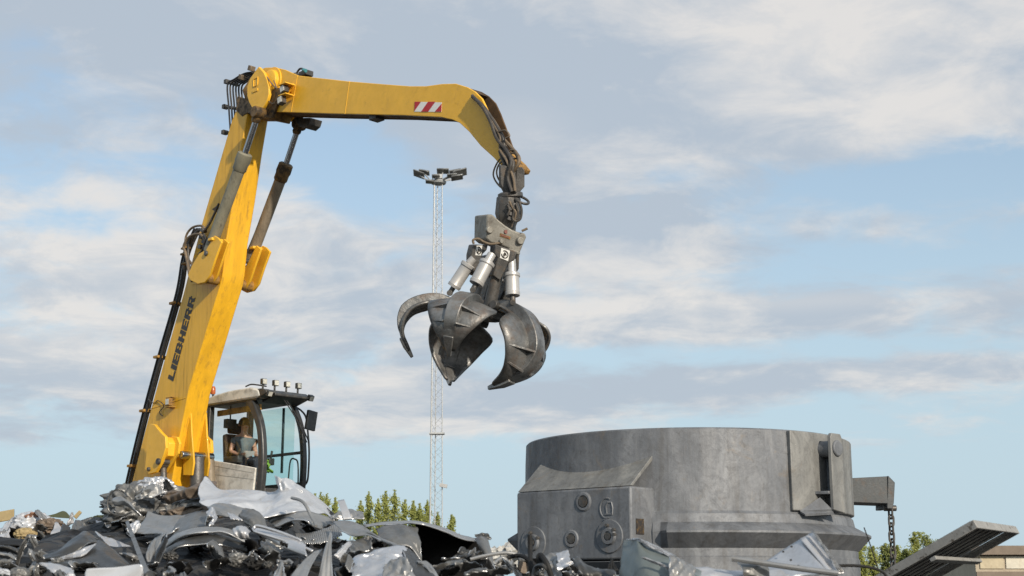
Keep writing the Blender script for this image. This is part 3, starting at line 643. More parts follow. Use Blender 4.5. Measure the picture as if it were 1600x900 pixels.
# rear and far walls
s = MB(); s.box((UB + .05, CW0 + .05, (ZF + ZR) / 2), (.1, .1, ZR - ZF)); s.build('rear_pillar', M['cabblack'], cab, bevel=.01)
s = MB(); s.box((UB + .05, CW1 - .05, (ZF + ZR) / 2), (.1, .1, ZR - ZF)); s.build('rear_pillar', M['cabblack'], cab, bevel=.01)
s = MB(); s.box((UB + .05, (CW0 + CW1) / 2, ZF + .33), (.06, CW1 - CW0 - .2, .66)); s.build('rear_panel', M['cabblack'], cab, bevel=.01)
s = MB(); s.box((UB + .04, (CW0 + CW1) / 2, (ZF + ZR) / 2 + .3), (.006, CW1 - CW0 - .2, ZR - ZF - .66)); s.build('rear_window', M['clearglass'], cab)
s = MB(); s.box(((UB + UF) / 2, CW1 - .02, ZF + .2), (1.6, .04, .52)); s.build('door_panel', M['cabblack'], cab, bevel=.01)
s = MB(); s.box(((UB + UF) / 2, CW1 - .02, ZF + .97), (1.6, .04, .05)); s.build('door_bar', M['cabblack'], cab, bevel=.006)
s = MB(); s.box((UF - .72, CW1 - .02, (ZF + ZR) / 2 + .3), (.04, .035, ZR - ZF - .7)); s.build('door_post', M['cabblack'], cab, bevel=.006)
s = MB(); s.box(((UB + UF) / 2 - .14, CW1 - .035, (ZF + ZR) / 2 + .2), (1.3, .005, ZR - ZF - .5)); s.build('door_window', M['glass'], cab)
s = MB(); s.tube(catmull([Vector((UF - .2, CW1 - .1, ZF + z)) + Vector((u, 0, 0)) for u, z in ((.08, .2), (.06, .75), (-.05, .86), (-.16, .84), (-.2, .6), (-.22, .25))], 24), .014, 8); s.build('grab_handle', M['cabblack'], cab)
# roof: white shell with raised middle, visor
rz = mp(360, 624, CW0).z - .05
s = MB(); prof = [(UB - .02, rz), (UB - .02, rz + .12), (UB + .25, rz + .17), (UB + .7, rz + .2), (UF - .42, rz + .2), (UF - .16, rz + .14), (UF - .1, rz + .02), (UF - .2, rz)]
s.prism([Vector((u, CW0 - .03, z)) for u, z in prof], (0, CW1 - CW0 + .06, 0)); roof = s.build('roof', M['white'], cab, bevel=.03)
MB().box(((UB + UF) / 2 - .15, (CW0 + CW1) / 2, rz - .006), (1.5, CW1 - CW0 - .02, .012)).build('headlining', M['cabblack'], roof)
s = MB(); s.prism([Vector((u, CW0 + .16, z)) for u, z in ((UF - .3, rz + .1), (UF - .04, rz + .13), (UF + .07, rz + .07), (UF + .07, rz + .03), (UF - .3, rz - .06))], (0, CW1 - CW0 - .2, 0)); s.build('visor', M['cabblack'], roof, bevel=.01)
s = MB(); s.prism([Vector((u, CW0 - .02, z)) for u, z in ((UF - .32, rz + .14), (UF - .1, rz + .15), (UF + .06, rz + .1), (UF + .06, rz + .06), (UF - .12, rz + .0), (UF - .26, rz + .01))], (0, .17, 0)); s.build('roof_corner', M['cabblack'], roof, bevel=.01)
for k, (x, y) in enumerate(((405,604),(421.5,605.5),(437.5,607),(452.5,608.5))):
    wv = CW0 + .12 + k * .245; u_ = UF - .22; z_ = rz + .29
    s = MB(); s.box((u_, wv, z_), (.07, .10, .10)); s.box((u_ - .02, wv, z_ - .09), (.03, .03, .08)); l_ = s.build('roof_lamp', M['cabblack'], roof, bevel=.008)
    MB().box((u_ + .038, wv, z_), (.01, .08, .08)).build('lamp_lens', M['lamp'], l_)
for wv in (CW0 + .05, CW1 - .02):
    s = MB(); s.box((UF + .05, wv, rz + .06), (.08, .1, .1), Matrix.Rotation(.5, 3, 'Y')); l_ = s.build('corner_lamp', M['cabblack'], roof, bevel=.008)
    MB().box((UF + .087, wv, rz + .04), (.012, .075, .075), Matrix.Rotation(.5, 3, 'Y')).build('lamp_lens', M['lamp'], l_)
s = MB(); s.tube(catmull([Vector((UF - .75, CW0 + .12, rz + .26)), Vector((UF - .6, CW0 + .12, rz + .28)), Vector((UF - .45, CW0 + .14, rz + .26)), Vector((UF - .25, CW0 + .2, rz + .22))], 14), .013, 6); s.build('lamp_wiring', M['black'], roof)
s = MB(); q = mp(332.5, 616, .9); s.revolve(q, (0, 0, 1), [(0, .04), (.02, .048), (.11, .046), (.14, .03)], 18); s.build('beacon', M['orange'], roof)
s = MB(); s.revolve(mp(332.5, 628, .9), (0, 0, 1), [(0, .02), (.13, .02)], 10); s.build('beacon_post', M['cabblack'], roof)
# wiper arms, mirror and its bar
for dz in (0, .05):
    s = MB(); a = Vector((UF - .02, CW0 + .42 + dz, rz - .02)); s.tube(catmull([a, a + Vector((.09, .2, -.32)), a + Vector((.11, .42, -.7))], 14), .011, 6); s.build('wiper', M['black'], cab)
mpts = [(464,637),(471,642),(478,652),(481,675),(483,705),(482,735),(480,752),(474,760)]
s = MB(); s.tube(catmull([mp(x, y, CW1 + .02) for x, y in mpts], 30), .017, 8); s.build('mirror_bar', M['cabblack'], cab)
q = mp(486, 657, CW1 + .1); s = MB(); s.box(q, (.06, .2, .34), Matrix.Rotation(-.15, 3, 'X')); s.box(q + Vector((-.04, .02, -.02)), (.05, .08, .08)); s.tube([q, mp(480, 660, CW1 + .04)], .02, 8); mr = s.build('mirror', M['cabblack'], cab, bevel=.012)
# seat and console
SU, SWv, SZ = .36, 1.26, mp(372, 727, 1.26).z
s = MB(); s.box((SU + .05, SWv, SZ - .12), (.52, .5, .14)); seat = s.build('seat', M['seat'], cab, bevel=.03)
s = MB(); s.box((SU - .23, SWv, SZ + .24), (.13, .46, .62), Matrix.Rotation(-.12, 3, 'Y')); s.build('backrest', M['seat'], seat, bevel=.04)
s = MB(); s.box((SU - .28, SWv, SZ + .66), (.1, .28, .2), Matrix.Rotation(-.12, 3, 'Y')); s.build('headrest', M['seat'], seat, bevel=.04)
s = MB(); s.box((SU - .05, SWv, SZ - .35), (.4, .4, .35)); s.build('seat_base', M['cabblack'], seat, bevel=.02)
for sg in (-1, 1):
    s = MB(); s.box((SU + .22, SWv + sg * .33, SZ + .05), (.42, .11, .12)); s.tube([Vector((SU + .38, SWv + sg * .33, SZ + .08)), Vector((SU + .42, SWv + sg * .33, SZ + .24))], .022, 8); s.build('arm_console', M['cabblack'], seat, bevel=.015)
s = MB(); s.box((UB + .3, CW0 + .3, ZR - .32), (.12, .2, .16)); s.tube([Vector((UB + .3, CW0 + .3, ZR - .25)), Vector((UB + .3, CW0 + .3, ZR))], .015, 6); s.build('radio', M['cabblack'], cab, bevel=.01)
s = MB(); s.box((UF - .3, (CW0 + CW1) / 2 + .1, ZF + .15), (.5, .5, .3)); s.build('pedal_box', M['cabblack'], cab, bevel=.02)
# lime jacket lying by the pedals is a thing of its own
def W(q): return MO + Rm @ q
q = W(mp(421, 733, 1.25)); s = MB()
rows = [[Vector((-.06 + .12 * j / 6 + .02 * math.sin(i * 1.7), .03 * math.sin(j * 1.3 + i) - .02 * i, -.06 + .2 * i / 8 + .01 * math.sin(j * 2)) ) for j in range(7)] for i in range(9)]
jk = s.grid(rows).build('safety_jacket', M['hivis'], None, solid=.02); jk.location = q; jk.rotation_euler = (0, 0, -.4)
tag(jk, 'lime green safety jacket hanging low behind the cab windscreen', 'jacket')

# upper carriage, riser and undercarriage, largely behind the heap
zc = 2.75
s = MB(); s.box((-1.6, .5, 2.1), (4.4, 2.6, 1.2)); ub = s.build('upper_carriage', M['yellow'], machine, bevel=.05)
s = MB(); s.box((-3.9, .5, 2.0), (.6, 2.5, 1.3)); s.build('counterweight', M['dsteel'], machine, bevel=.08)
s = MB(); s.box((.9, 1.3, (ZF + 1.5) / 2 - .1), (.4, .5, ZF - 1.4)); s.build('cab_riser', M['cabblack'], machine, bevel=.03)
s = MB(); s.revolve((-.6, .5, 1.2), (0, 0, 1), [(0, .7), (.3, .7)], 32); s.box((-.6, .5, 1.0), (4.6, 1.6, .45)); s.build('undercarriage', M['dsteel'], machine, bevel=.03)
for u_ in (-2.1, .9):
    for wv in (-.6, 1.6):
        s = MB(); s.revolve((u_, wv - .25, .6), (0, 1, 0), [(0, .45), (.04, .6), (.46, .6), (.5, .45)], 28); wh = s.build('wheel', M['black'], machine)
        MB().revolve((u_, wv - .27, .6), (0, 1, 0), [(0, .22), (.54, .22)], 20).build('wheel_hub', M['yellow'], wh)

# ------------------------------------------------------------------ operator
def skinmesh(name, verts, edges, rad, mat, parent, lv=2, root=0):
    me = bpy.data.meshes.new(name); me.from_pydata([Vector(v) for v in verts], edges, []); me.update()
    o = bpy.data.objects.new(name, me); col.objects.link(o)
    md = o.modifiers.new('skin', 'SKIN'); md.use_smooth_shade = True
    lay = me.skin_vertices[0].data if me.skin_vertices else None
    if lay is None:
        bm = bmesh.new(); bm.from_mesh(me); bm.verts.layers.skin.verify(); bm.to_mesh(me); bm.free(); lay = me.skin_vertices[0].data
    for i, r_ in enumerate(rad):
        lay[i].radius = r_ if isinstance(r_, tuple) else (r_, r_); lay[i].use_root = (i == root)
    sb = o.modifiers.new('subd', 'SUBSURF'); sb.levels = lv; sb.render_levels = lv
    me.materials.append(mat)
    if parent: o.parent = parent
    return o
# person frame: x forward, y to its far side, z up; origin at the hips on the seat
pr = W(Vector((SU, SWv, SZ + .02)))
V = [(0,0,.0),(.01,0,.16),(.03,0,.32),(.03,0,.44),(.03,0,.53),(.05,0,.60),(.055,0,.68),(.05,0,.76),      # 0-7 pelvis, spine, neck, head, crown
     (.02,-.16,.43),(.03,-.23,.20),(.25,-.17,.14),(.33,-.13,.14),                                          # 8-11 near arm
     (.02,.16,.43),(.04,.23,.20),(.26,.15,.13),(.34,.11,.14),                                              # 12-15 far arm
     (.02,-.1,.0),(.42,-.13,.04),(.46,-.13,-.38),(.58,-.13,-.44),
     (.02,.1,.0),(.42,.13,.04),(.46,.13,-.38),(.58,.13,-.44), (.125,0,.63),(.155,0,.655)]
E_ = [(0,1),(1,2),(2,3),(3,4),(4,5),(5,6),(6,7),(3,8),(8,9),(9,10),(10,11),(3,12),(12,13),(13,14),(14,15),(0,16),(16,17),(17,18),(18,19),(0,20),(20,21),(21,22),(22,23),(6,24),(24,25)]
Rd = [(.12,.14),(.12,.14),(.12,.16),(.09,.12),.05,.06,.095,.07,.06,.042,.032,.026,.06,.042,.032,.026,.09,.07,.05,.04,.09,.07,.05,.04,.03,.013]
body = skinmesh('person', V, E_, Rd, M['skin'], None)
body.location = pr; body.rotation_euler = (0, 0, -ANG - .25)
tag(body, 'operator in grey blue T-shirt seated in the cab holding a white sheet', 'person')
vv = [V[i] for i in (0,1,2,3,8,9,12,13)]; vv[5] = (.027,-.2,.30); vv[7] = (.03,.2,.30)
skinmesh('shirt', vv, [(0,1),(1,2),(2,3),(3,4),(4,5),(3,6),(6,7)], [(.135,.16),(.14,.165),(.145,.19),(.115,.175),.088,.068,.088,.068], M['shirt'], body)
skinmesh('trousers', [V[i] for i in (0,16,17,18,20,21,22)], [(0,1),(1,2),(2,3),(0,4),(4,5),(5,6)], [(.13,.15),.105,.085,.065,.105,.085,.065], M['trouser'], body)
hv = MB()
for i in range(9):
    th = math.pi * i / 8 * .62
    hv.v += [Vector((.04 + .112 * math.sin(th) * math.cos(a) * (1.0 if math.cos(a) < .2 else .8), .1 * math.sin(th) * math.sin(a), .70 + .115 * math.cos(th))) for a in [2 * math.pi * j / 16 for j in range(16)]]
for i in range(8):
    for j in range(16): hv.f.append((i * 16 + j, i * 16 + (j + 1) % 16, (i + 1) * 16 + (j + 1) % 16, (i + 1) * 16 + j))
hv.build('hair', M['hair'], body, solid=.012)
for sg in (-1, 1):
    MB().revolve((.04, sg * .085, .675), (0, sg, 0), [(0, .02), (.012, .028), (.02, .015)], 10).build('ear', M['skin'], body)
    MB().revolve((.132, sg * .035, .69), (1, 0, .0), [(0, .014), (.012, .008)], 10).build('eye', M['letter'], body)
    b_ = V[11] if sg < 0 else V[15]
    for k in range(4):
        y0 = b_[1] + (-.03 + .02 * k) ; L_ = (.045, .055, .05, .04)[k]
        MB().tube(catmull([Vector((b_[0] - .01, y0, b_[2])), Vector((b_[0] + L_ * .6, y0, b_[2] - .002)), Vector((b_[0] + L_ + .02, y0, b_[2] - .03))], 8), .009, 7, r1=.006).build('finger', M['skin'], body)
    MB().tube(catmull([Vector((b_[0] - .02, b_[1] + -sg * .02, b_[2] + .01)), Vector((b_[0] + .02, b_[1] - sg * .045, b_[2] + .012)), Vector((b_[0] + .05, b_[1] - sg * .045, b_[2] + .005))], 8), .011, 7, r1=.008).build('thumb', M['skin'], body)
MB().box((.147, 0, .628), (.01, .045, .008)).build('mouth', M['red'], body)
s = MB(); pa = [W(mp(x, y, 1.12)) for x, y in ((380,704),(398,705),(397,711),(387,714),(376,721))]
pp = s.prism([q - pa[0] for q in pa], Rm @ Vector((0, .002, 0))).build('paper_sheet', M['paper'], None); pp.location = pa[0]
tag(pp, 'white sheet of paper held on the lap of the cab operator', 'paper')
# ------------------------------------------------------------------ cast steel ladle
def ladle_mat(nm='stained_cast_steel', k=1.0, wm=0.0):
    sc3 = lambda c: (c[0] * k * (1 + wm), c[1] * k * (1 + wm * .4), c[2] * k * (1 - wm))
    m = bpy.data.materials.new(nm); m.use_nodes = True; g = G(m.node_tree); bs = m.node_tree.nodes['Principled BSDF']
    tc = g.n('ShaderNodeTexCoord'); v = tc.outputs['Object']
    mpn = g.n('ShaderNodeMapping'); g.put(mpn.inputs[0], v); mpn.inputs['Scale'].default_value = (3.4, 3.4, .4)
    st = g.noise(mpn.outputs[0], 1.6, 9, .62, .25); mp2 = g.n('ShaderNodeMapping'); g.put(mp2.inputs[0], v); mp2.inputs['Scale'].default_value = (1.2, 1.2, .55)
    bl = g.noise(mp2.outputs[0], 1.1, 7, .6, .9); fn = g.noise(v, 9, 9, .7, .6); rs = g.noise(v, 2.3, 8, .72, .8)
    c = g.mix(g.ramp(bl, .35, .66), sc3((.125, .130, .135)), sc3((.205, .208, .208))); c = g.mix(g.ramp(g.noise(v, 4.5, 10, .75, 1.5), .42, .66, 0, .7), c, sc3((.10, .103, .106)))
    c = g.mix(g.ramp(st, .50, .70, 0, .45), c, (.075, .068, .06))
    c = g.mix(g.ramp(st,   .50, .34, 0, .25), c, sc3((.24, .235, .225)))
    c = g.mix(g.ramp(fn, .55, .74, 0, .45), c, (.06, .056, .05))
    c = g.mix(g.ramp(rs, .56, .74, 0, .55), c, (.21, .16, .105))
    g.put(bs.inputs['Base Color'], c); bs.inputs['Metallic'].default_value = .25
    g.put(bs.inputs['Roughness'], g.ramp(fn, .2, .8, .5, .72))
    b = g.n('ShaderNodeBump'); b.inputs['Strength'].default_value = .35; b.inputs['Distance'].default_value = .02; g.put(b.inputs['Height'], g.m('ADD', g.m('MULTIPLY', g.noise(v, 14, 9, .7), .6), st)); g.put(bs.inputs['Normal'], b.outputs[0])
    return m
M['ladle'] = ladle_mat(k=1.12, wm=-.04); M['ladle2'] = ladle_mat('sunlit_cast_steel', 1.35, .04)  # second copy is paler: sun on cap, wrapper and lug put into its colour
LC = Vector(((1068 - 800) / F * 21, 21.0, 0))
ladle = empty('steel_ladle', LC, 0, 'huge round grey cast steel ladle with block-shaped lug and flange, standing behind the scrap', 'ladle')
Rb = 2.335
zrim = P(1068, 667, LC.y - Rb).z; zfl = P(1068, 830, LC.y - 2.6).z; zpl = P(1068, 812, LC.y - Rb).z
s = MB(); ax0 = Vector((0, 0, 0))
prof = [(-.02, 1.2), (0, 1.9), (.25, 2.2), (.8, 2.42), (zfl - .32, 2.45), (zfl - .30, 2.43), (zfl - .2, 2.43), (zfl + .13, 2.405), (zfl + .24, 2.38), (zpl + .12, 2.345), (zrim - .3, Rb), (zrim - .02, Rb - .01), (zrim, Rb - .03), (zrim, Rb - .2), (zrim - .03, Rb - .22), (1.0, Rb - .3), (.6, 1.5), (.55, .1)]
n = 128; vs = []
for z, r_ in prof: vs += [Vector((r_ * math.cos(2 * math.pi * j / n), r_ * math.sin(2 * math.pi * j / n), z)) for j in range(n)]
fs = [(i * n + j, i * n + (j + 1) % n, (i + 1) * n + (j + 1) % n, (i + 1) * n + j) for i in range(len(prof) - 1) for j in range(n)] + [tuple(range(n))[::-1], tuple(range((len(prof) - 1) * n, len(prof) * n))]
s.add(vs, fs).build('shell', M['ladle'], ladle, sharp=25)
# flange ring, interrupted where the block stands
rows = []
for i in range(121):
    a = R(-17 + 284 * i / 120); d_ = Vector((math.sin(a), -math.cos(a), 0)); k = 1.0 if 1 < i < 119 else .93
    rows.append([d_ * (r_ * (k if r_ > 2.5 else 1)) + Vector((0, 0, zz)) for zz, r_ in ((zfl - .21, 2.38), (zfl - .2, 2.435), (zfl - .012, 2.62), (zfl + .015, 2.62), (zfl + .13, 2.408), (zfl + .14, 2.36))])
fm = MB(); vs = [q for r2 in rows for q in r2]; fm.add(vs, [(i * 6 + j, i * 6 + (j + 1) % 6, (i + 1) * 6 + (j + 1) % 6, (i + 1) * 6 + j) for i in range(120) for j in range(6)] + [tuple(range(6)), tuple(range(720, 726))])
fm.build('flange', M['ladle'], ladle, sharp=20)
# trunnion block
fl_, fr_ = P(807, 769, 19.66), P(985, 757, 18.38)
ctr = (fl_ + fr_) / 2; e1 = (fr_ - fl_); e1.z = 0; bwid = e1.length; e1.normalize(); e2 = Vector((-e1.y, e1.x, 0))   # e2 runs inward
ztop = ctr.z; zbot = P(900, 876, 19.2).z
B0 = Vector((ctr.x, ctr.y, 0)) - LC
def bb(l, d, z): return B0 + e1 * l + e2 * d + Vector((0, 0, z))
s = MB(); h = bwid / 2; s.prism([bb(-h, 0, zbot), bb(h, 0, zbot), bb(h, 0, ztop - .01), bb(-h, 0, ztop - .01)], e2 * 1.0); blk = s.build('trunnion_block', M['ladle'], ladle, bevel=.03)
s = MB(); s.prism([bb(-h + .01, .012, ztop - .006), bb(-h + .01, .66, ztop + .54), bb(-h + .01, .72, ztop + .52), bb(-h + .01, .07, ztop - .006)], e1 * (bwid - .02)); s.build('sloping_cap', M['ladle2'], blk, bevel=.006)
s = MB(); s.prism([bb(h - .02, .02, zbot - .02), bb(h - .02, .5, zbot - .02), bb(h - .02, .5, zbot - .3), bb(h - .02, .3, zbot - .3)], -e1 * (bwid - .1)); s.build('block_foot', M['ladle'], blk, bevel=.01)
def onface(px, py):
    "local point on the block's outer face"
    d = ray(px, py); o = CAM - LC; t = (B0 - o).dot(e2) / d.dot(e2); return o + d * t
def boss(px, py, rs_, name='boss', hole=.045, ofs=()):
    q = onface(px, py); s = MB(); s.revolve(q + e2 * .02, -e2, rs_, 36); b_ = s.build(name, M['ladle'], blk)
    dd = max(d for d, r_ in rs_ if r_ >= hole)
    MB().revolve(q, -e2, [(dd - .06, hole), (dd - .017, hole), (dd - .016, hole)], 20).build('boss_hole', M['dsteel'], b_)
    for (a, c) in ofs:
        p_ = q + e1 * a + Vector((0, 0, c)); MB().revolve(p_, -e2, [(.01, .022), (.06, .022)], 10).build('stud', M['dsteel'], b_)
big = [(0, .215), (.032, .215), (.038, .207), (.039, .115), (.07, .105), (.075, .1), (.075, .065), (.06, .06)]
boss(953, 838, big, ofs=((.09, .08), (-.02, .14), (.1, .02))); boss(834, 848, big, ofs=((.1, .06), (-.03, .13)))
sm = [(0, .12), (.02, .12), (.035, .105), (.035, .075), (.02, .07)]
boss(912, 784, [(0, .13), (.025, .13), (.04, .11), (.04, .085), (.02, .08)], hole=.07); boss(893, 842, sm, hole=.06)
# raised casting mark beside the boss: a circle arc and the letters I P
def mark():
    q = onface(950, 794); s = MB(); up = Vector((0, 0, 1))
    s.tube([q + e1 * (.11 * math.cos(t) - .02) + up * .13 * math.sin(t) for t in [R(60) + R(230) * i / 20 for i in range(21)]], .012, 6); s.build('cast_ring', M['ladle'], blk)
    s = MB(); s.tube([q + e1 * -.07 + up * -.15, q + e1 * .07 + up * -.15], .013, 6); s.build('cast_letter', M['ladle'], blk)
    s = MB(); s.tube([q + e1 * a + up * b_ for a, b_ in ((-.05, -.08), (.07, -.08), (.075, 0), (.06, .07), (.0, .075), (-.03, .03), (-.02, -.07))], .013, 6); s.build('cast_letter', M['ladle'], blk)
mark()
# square pocket on the block's side
q = bb(h + .003, .10, P(992, 836, 18.7).z); s = MB(); s.box(q, (.0, .0, .0)); 
s = MB(); s.prism([q, q + e2 * .17, q + e2 * .17 + Vector((0, 0, .2)), q + Vector((0, 0, .2))], e1 * .004); s.build('square_pocket', M['letter'], blk)
# curved wrapper plate with tilting lug
def arc(deg0, deg1, r_, z0, z1a, z1b, th, nn=40):
    rows = []
    for i in range(nn + 1):
        t = i / nn; a = R(deg0 + (deg1 - deg0) * t); zz = z1a + (z1b - z1a) * t; d_ = Vector((math.sin(a), -math.cos(a), 0))
        rows.append([d_ * (r_) + Vector((0, 0, zz)), d_ * (r_) + Vector((0, 0, z0)), d_ * (r_ - th) + Vector((0, 0, z0)), d_ * (r_ - th) + Vector((0, 0, zz))])
    n4 = 4; vs = [q for r2 in rows for q in r2]; fs = [(i * 4 + j, i * 4 + (j + 1) % 4, (i + 1) * 4 + (j + 1) % 4, (i + 1) * 4 + j) for i in range(nn) for j in range(4)] + [(0, 1, 2, 3), tuple(range(nn * 4, nn * 4 + 4))]
    return MB().add(vs, fs)
zp0 = P(1197, 798, LC.y - 2.0).z
arc(29, 118, Rb + .065, zp0, zrim - .015, zrim - .06, .12).build('wrapper_plate', M['ladle2'], ladle, bevel=.012)
def lugp(deg, r_, z): a = R(deg); return Vector((math.sin(a) * r_, -math.cos(a) * r_, z))
dl = 44; tl = Vector((math.cos(R(dl)), math.sin(R(dl)), 0)); nl = Vector((math.sin(R(dl)), -math.cos(R(dl)), 0)); c = nl * (Rb + .24)
zt2, zb2 = P(1275, 681, 19.4).z, P(1275, 799, 19.4).z
s = MB(); s.prism([c - tl * .135 + Vector((0, 0, zb2)), c + tl * .135 + Vector((0, 0, zb2 - .04)), c + tl * .135 + Vector((0, 0, zt2 - .06)), c + tl * .1 + Vector((0, 0, zt2)), c - tl * .105 + Vector((0, 0, zt2)), c - tl * .135 + Vector((0, 0, zt2 - .05))], nl * .055); lug = s.build('tilting_lug', M['ladle2'], ladle, bevel=.01)
s = MB(); s.revolve(c + Vector((0, 0, zt2 - .2)) - nl * .3, nl, [(0, .11), (.26, .11), (.3, .11), (.37, .11), (.385, .095)], 28); s.build('lug_pin', M['ladle'], lug, bevel=.006)
s = MB(); s.prism([nl * (Rb + .05) - tl * .26 + Vector((0, 0, zb2 + .0)), nl * (Rb + .05) - tl * .26 + Vector((0, 0, zb2 + .2)), nl * (Rb + .05) - tl * .06 + Vector((0, 0, zt2 - .5)), nl * (Rb + .05) + tl * .1 + Vector((0, 0, zb2 + .0))], nl * .05); 
s = MB(); s.box((0, 0, 0), (.001, .001, .001)); 
s = MB(); s.prism([nl * (Rb - .1) - tl * .24 + Vector((0, 0, zb2 + .21)), nl * (Rb + .24) - tl * .16 + Vector((0, 0, zb2 + .21)), nl * (Rb + .24) + tl * .135 + Vector((0, 0, zb2 + .21)), nl * (Rb - .1) + tl * .135 + Vector((0, 0, zb2 + .21))], (0, 0, .04)); s.build('lug_shelf', M['ladle'], lug, bevel=.005)
s = MB(); s.prism([nl * (Rb + .02) - tl * .52 + Vector((0, 0, zb2 - .02)), nl * (Rb + .1) - tl * .16 + Vector((0, 0, zb2 + .17)), nl * (Rb + .26) - tl * .13 + Vector((0, 0, zb2 + .01)), nl * (Rb + .26) - tl * .1 + Vector((0, 0, zb2 - .03)), nl * (Rb + .08) - tl * .5 + Vector((0, 0, zb2 - .06))], tl * .02 + Vector((0, 0, -.03))); s.build('lug_wedge', M['ladle'], lug)
s = MB(); s.prism([nl * (Rb + .06) + tl * .135 + Vector((0, 0, zb2 - .03)), nl * (Rb + .26) + tl * .135 + Vector((0, 0, zb2 - .03)), nl * (Rb + .26) + tl * .135 + Vector((0, 0, zt2 - .06)), nl * (Rb + .06) + tl * .135 + Vector((0, 0, zt2 - .1))], -tl * .05); s.build('lug_cheek', M['ladle'], lug, bevel=.006)
# horizontal arm with its chain, fixed to the far side of the ladle
YB = 21.6
a0, a1 = P(1300, 748.5, YB), P(1388, 744, YB); zb_ = P(1345, 784, YB).z
s = MB(); fr4 = [a0 - LC, a1 - LC, Vector((a1.x + .0, a1.y, zb_ - .03)) - LC, Vector((a0.x, a0.y, zb_)) - LC]; s.prism(fr4, (-.08, .55, 0)); arm = s.build('lifting_arm', M['darkbeam'], ladle, bevel=.01)
t1 = P(1388, 743, YB - .03) - LC; s = MB(); s.prism([t1, t1 + Vector((.11, .05, -.1)), P(1397, 785, YB) - LC, P(1395, 795, YB) - LC, P(1386, 795, YB) - LC, P(1386, 782, YB) - LC], (-.05, .5, 0)); s.build('arm_end', M['darkbeam'], ladle, bevel=.01)
CY = YB + .1
chain = empty('chain', P(1391, 792, CY), 0, 'dark steel link chain dangling from the arm end beside the ladle', 'chain')
c0 = P(1391, 792, CY)
s = MB(); s.tube([Vector((-.1, 0, -.02)), Vector((.09, 0, -.02))], .045, 12); s.build('shackle', M['dsteel'], chain, bevel=.01)
proto = None; L = .15; z = -.03
for k in range(11):
    if proto is None:
        lk = MB(); pp_ = []
        for i in range(25):
            t = 2 * math.pi * i / 24; pp_.append(Vector((.042 * math.cos(t), 0, .052 * math.sin(t) + (.034 if math.sin(t) > 0 else -.034))))
        lk.tube(pp_, .0165, 8, caps=False); o = lk.build('link', M['dsteel'], chain); proto = o
    else: o = proto.copy(); col.objects.link(o); o.parent = chain
    z = -.09 - k * .118; o.location = (.004 * math.sin(k * 1.7), 0, z); o.rotation_euler = (0, .03 * math.sin(k), R(20) if k % 2 else R(112))

# ------------------------------------------------------------------ floodlight mast
MY = 94.0
mb_ = P(681.5, 900, MY); mast = empty('floodlight_mast', (mb_.x, MY, 0), 0, 'tall slim galvanised lattice mast topped with floodlights, beyond the yard', 'light mast')
ztm = P(685, 283, MY).z; zg = 0
legs0 = [Vector((-.44, 0, 0)), Vector((-.13, .42, 0)), Vector((.42, .05, 0))]
lean = Vector((P(685, 283, MY).x - mb_.x, 0, 0))
def lp(k, z):
    t = z / ztm; return legs0[k] * (1 - .38 * t) + lean * t + Vector((0, 0, z))
for k in range(3):
    MB().tube([lp(k, 0), lp(k, ztm)], .034 if k else .055, 8).build('mast_leg', M['galv'], mast)
NB = 62
for k, (a, c) in enumerate(((0, 1), (1, 2), (2, 0))):
    s = MB(); pts = [lp(a if i % 2 else c, ztm * i / NB) for i in range(NB + 1)]; s.tube(pts, .014, 5); s.build('lattice_brace', M['galv'], mast)
for zz, ww in ((P(683, 677, MY).z, .55),):
    s = MB(); s.box(lean * (zz / ztm) + Vector((0, .2, zz)), (1.0, .7, .1)); s.build('rest_platform', M['galv'], mast)
s = MB(); q = P(693, 759, MY); s.box(Vector((q.x - mb_.x, -.1, q.z)), (.5, .25, .22), Matrix.Rotation(.2, 3, 'Y')); s.tube([lp(2, q.z), Vector((q.x - mb_.x, -.1, q.z))], .04, 6); s.build('mast_camera', M['silver'], mast)
s = MB(); zz = ztm; s.revolve(Vector((lean.x, .15, zz - .15)), (0, 0, 1), [(0, .5), (.12, .55), (.2, .5)], 16); s.build('head_frame', M['galv'], mast)
s = MB(); s.box(Vector((lean.x + P(685,280,MY).x * 0, .1, P(685, 276, MY).z)), (.55, .5, .3)); s.build('head_box', M['galv'], mast)
for (x, y, sz, rx, ry) in ((655,271,.62,-.5,.45),(663,268,.55,-.3,.2),(692,266,.62,-.3,0),(711,267.5,.6,-.3,-.2),(718,269,.75,-.4,-.35),(672,283,.45,-.2,.1),(706,273,.5,-.2,-.1),(714,276,.6,-.3,-.2),(681,274,.4,-.2,0)):
    sz *= 1.35; q = P(x, y, MY - .6 * (1 if y > 272 else -1)); lq = Vector((q.x - mb_.x, q.y - MY, q.z)); Mx = Matrix.Rotation(rx, 3, 'X') @ Matrix.Rotation(ry, 3, 'Y')
    s = MB(); s.prism([lq + Mx @ Vector(v) for v in ((-.5*sz, -.35*sz, -.1), (.5*sz, -.35*sz, -.1), (.5*sz, .4*sz, -.1), (-.5*sz, .4*sz, -.1))], Mx @ Vector((0, .06, .13))); fl = s.build('floodlight', M['flood'], mast, bevel=.03)
    s = MB(); s.tube([lq + Vector((0, .1, -.1)), Vector((lean.x + (lq.x - lean.x) * .6, lq.y * .5, P(685, 279, MY).z)), Vector((lean.x, .1, ztm))], .05, 6); s.build('lamp_arm', M['galv'], fl)

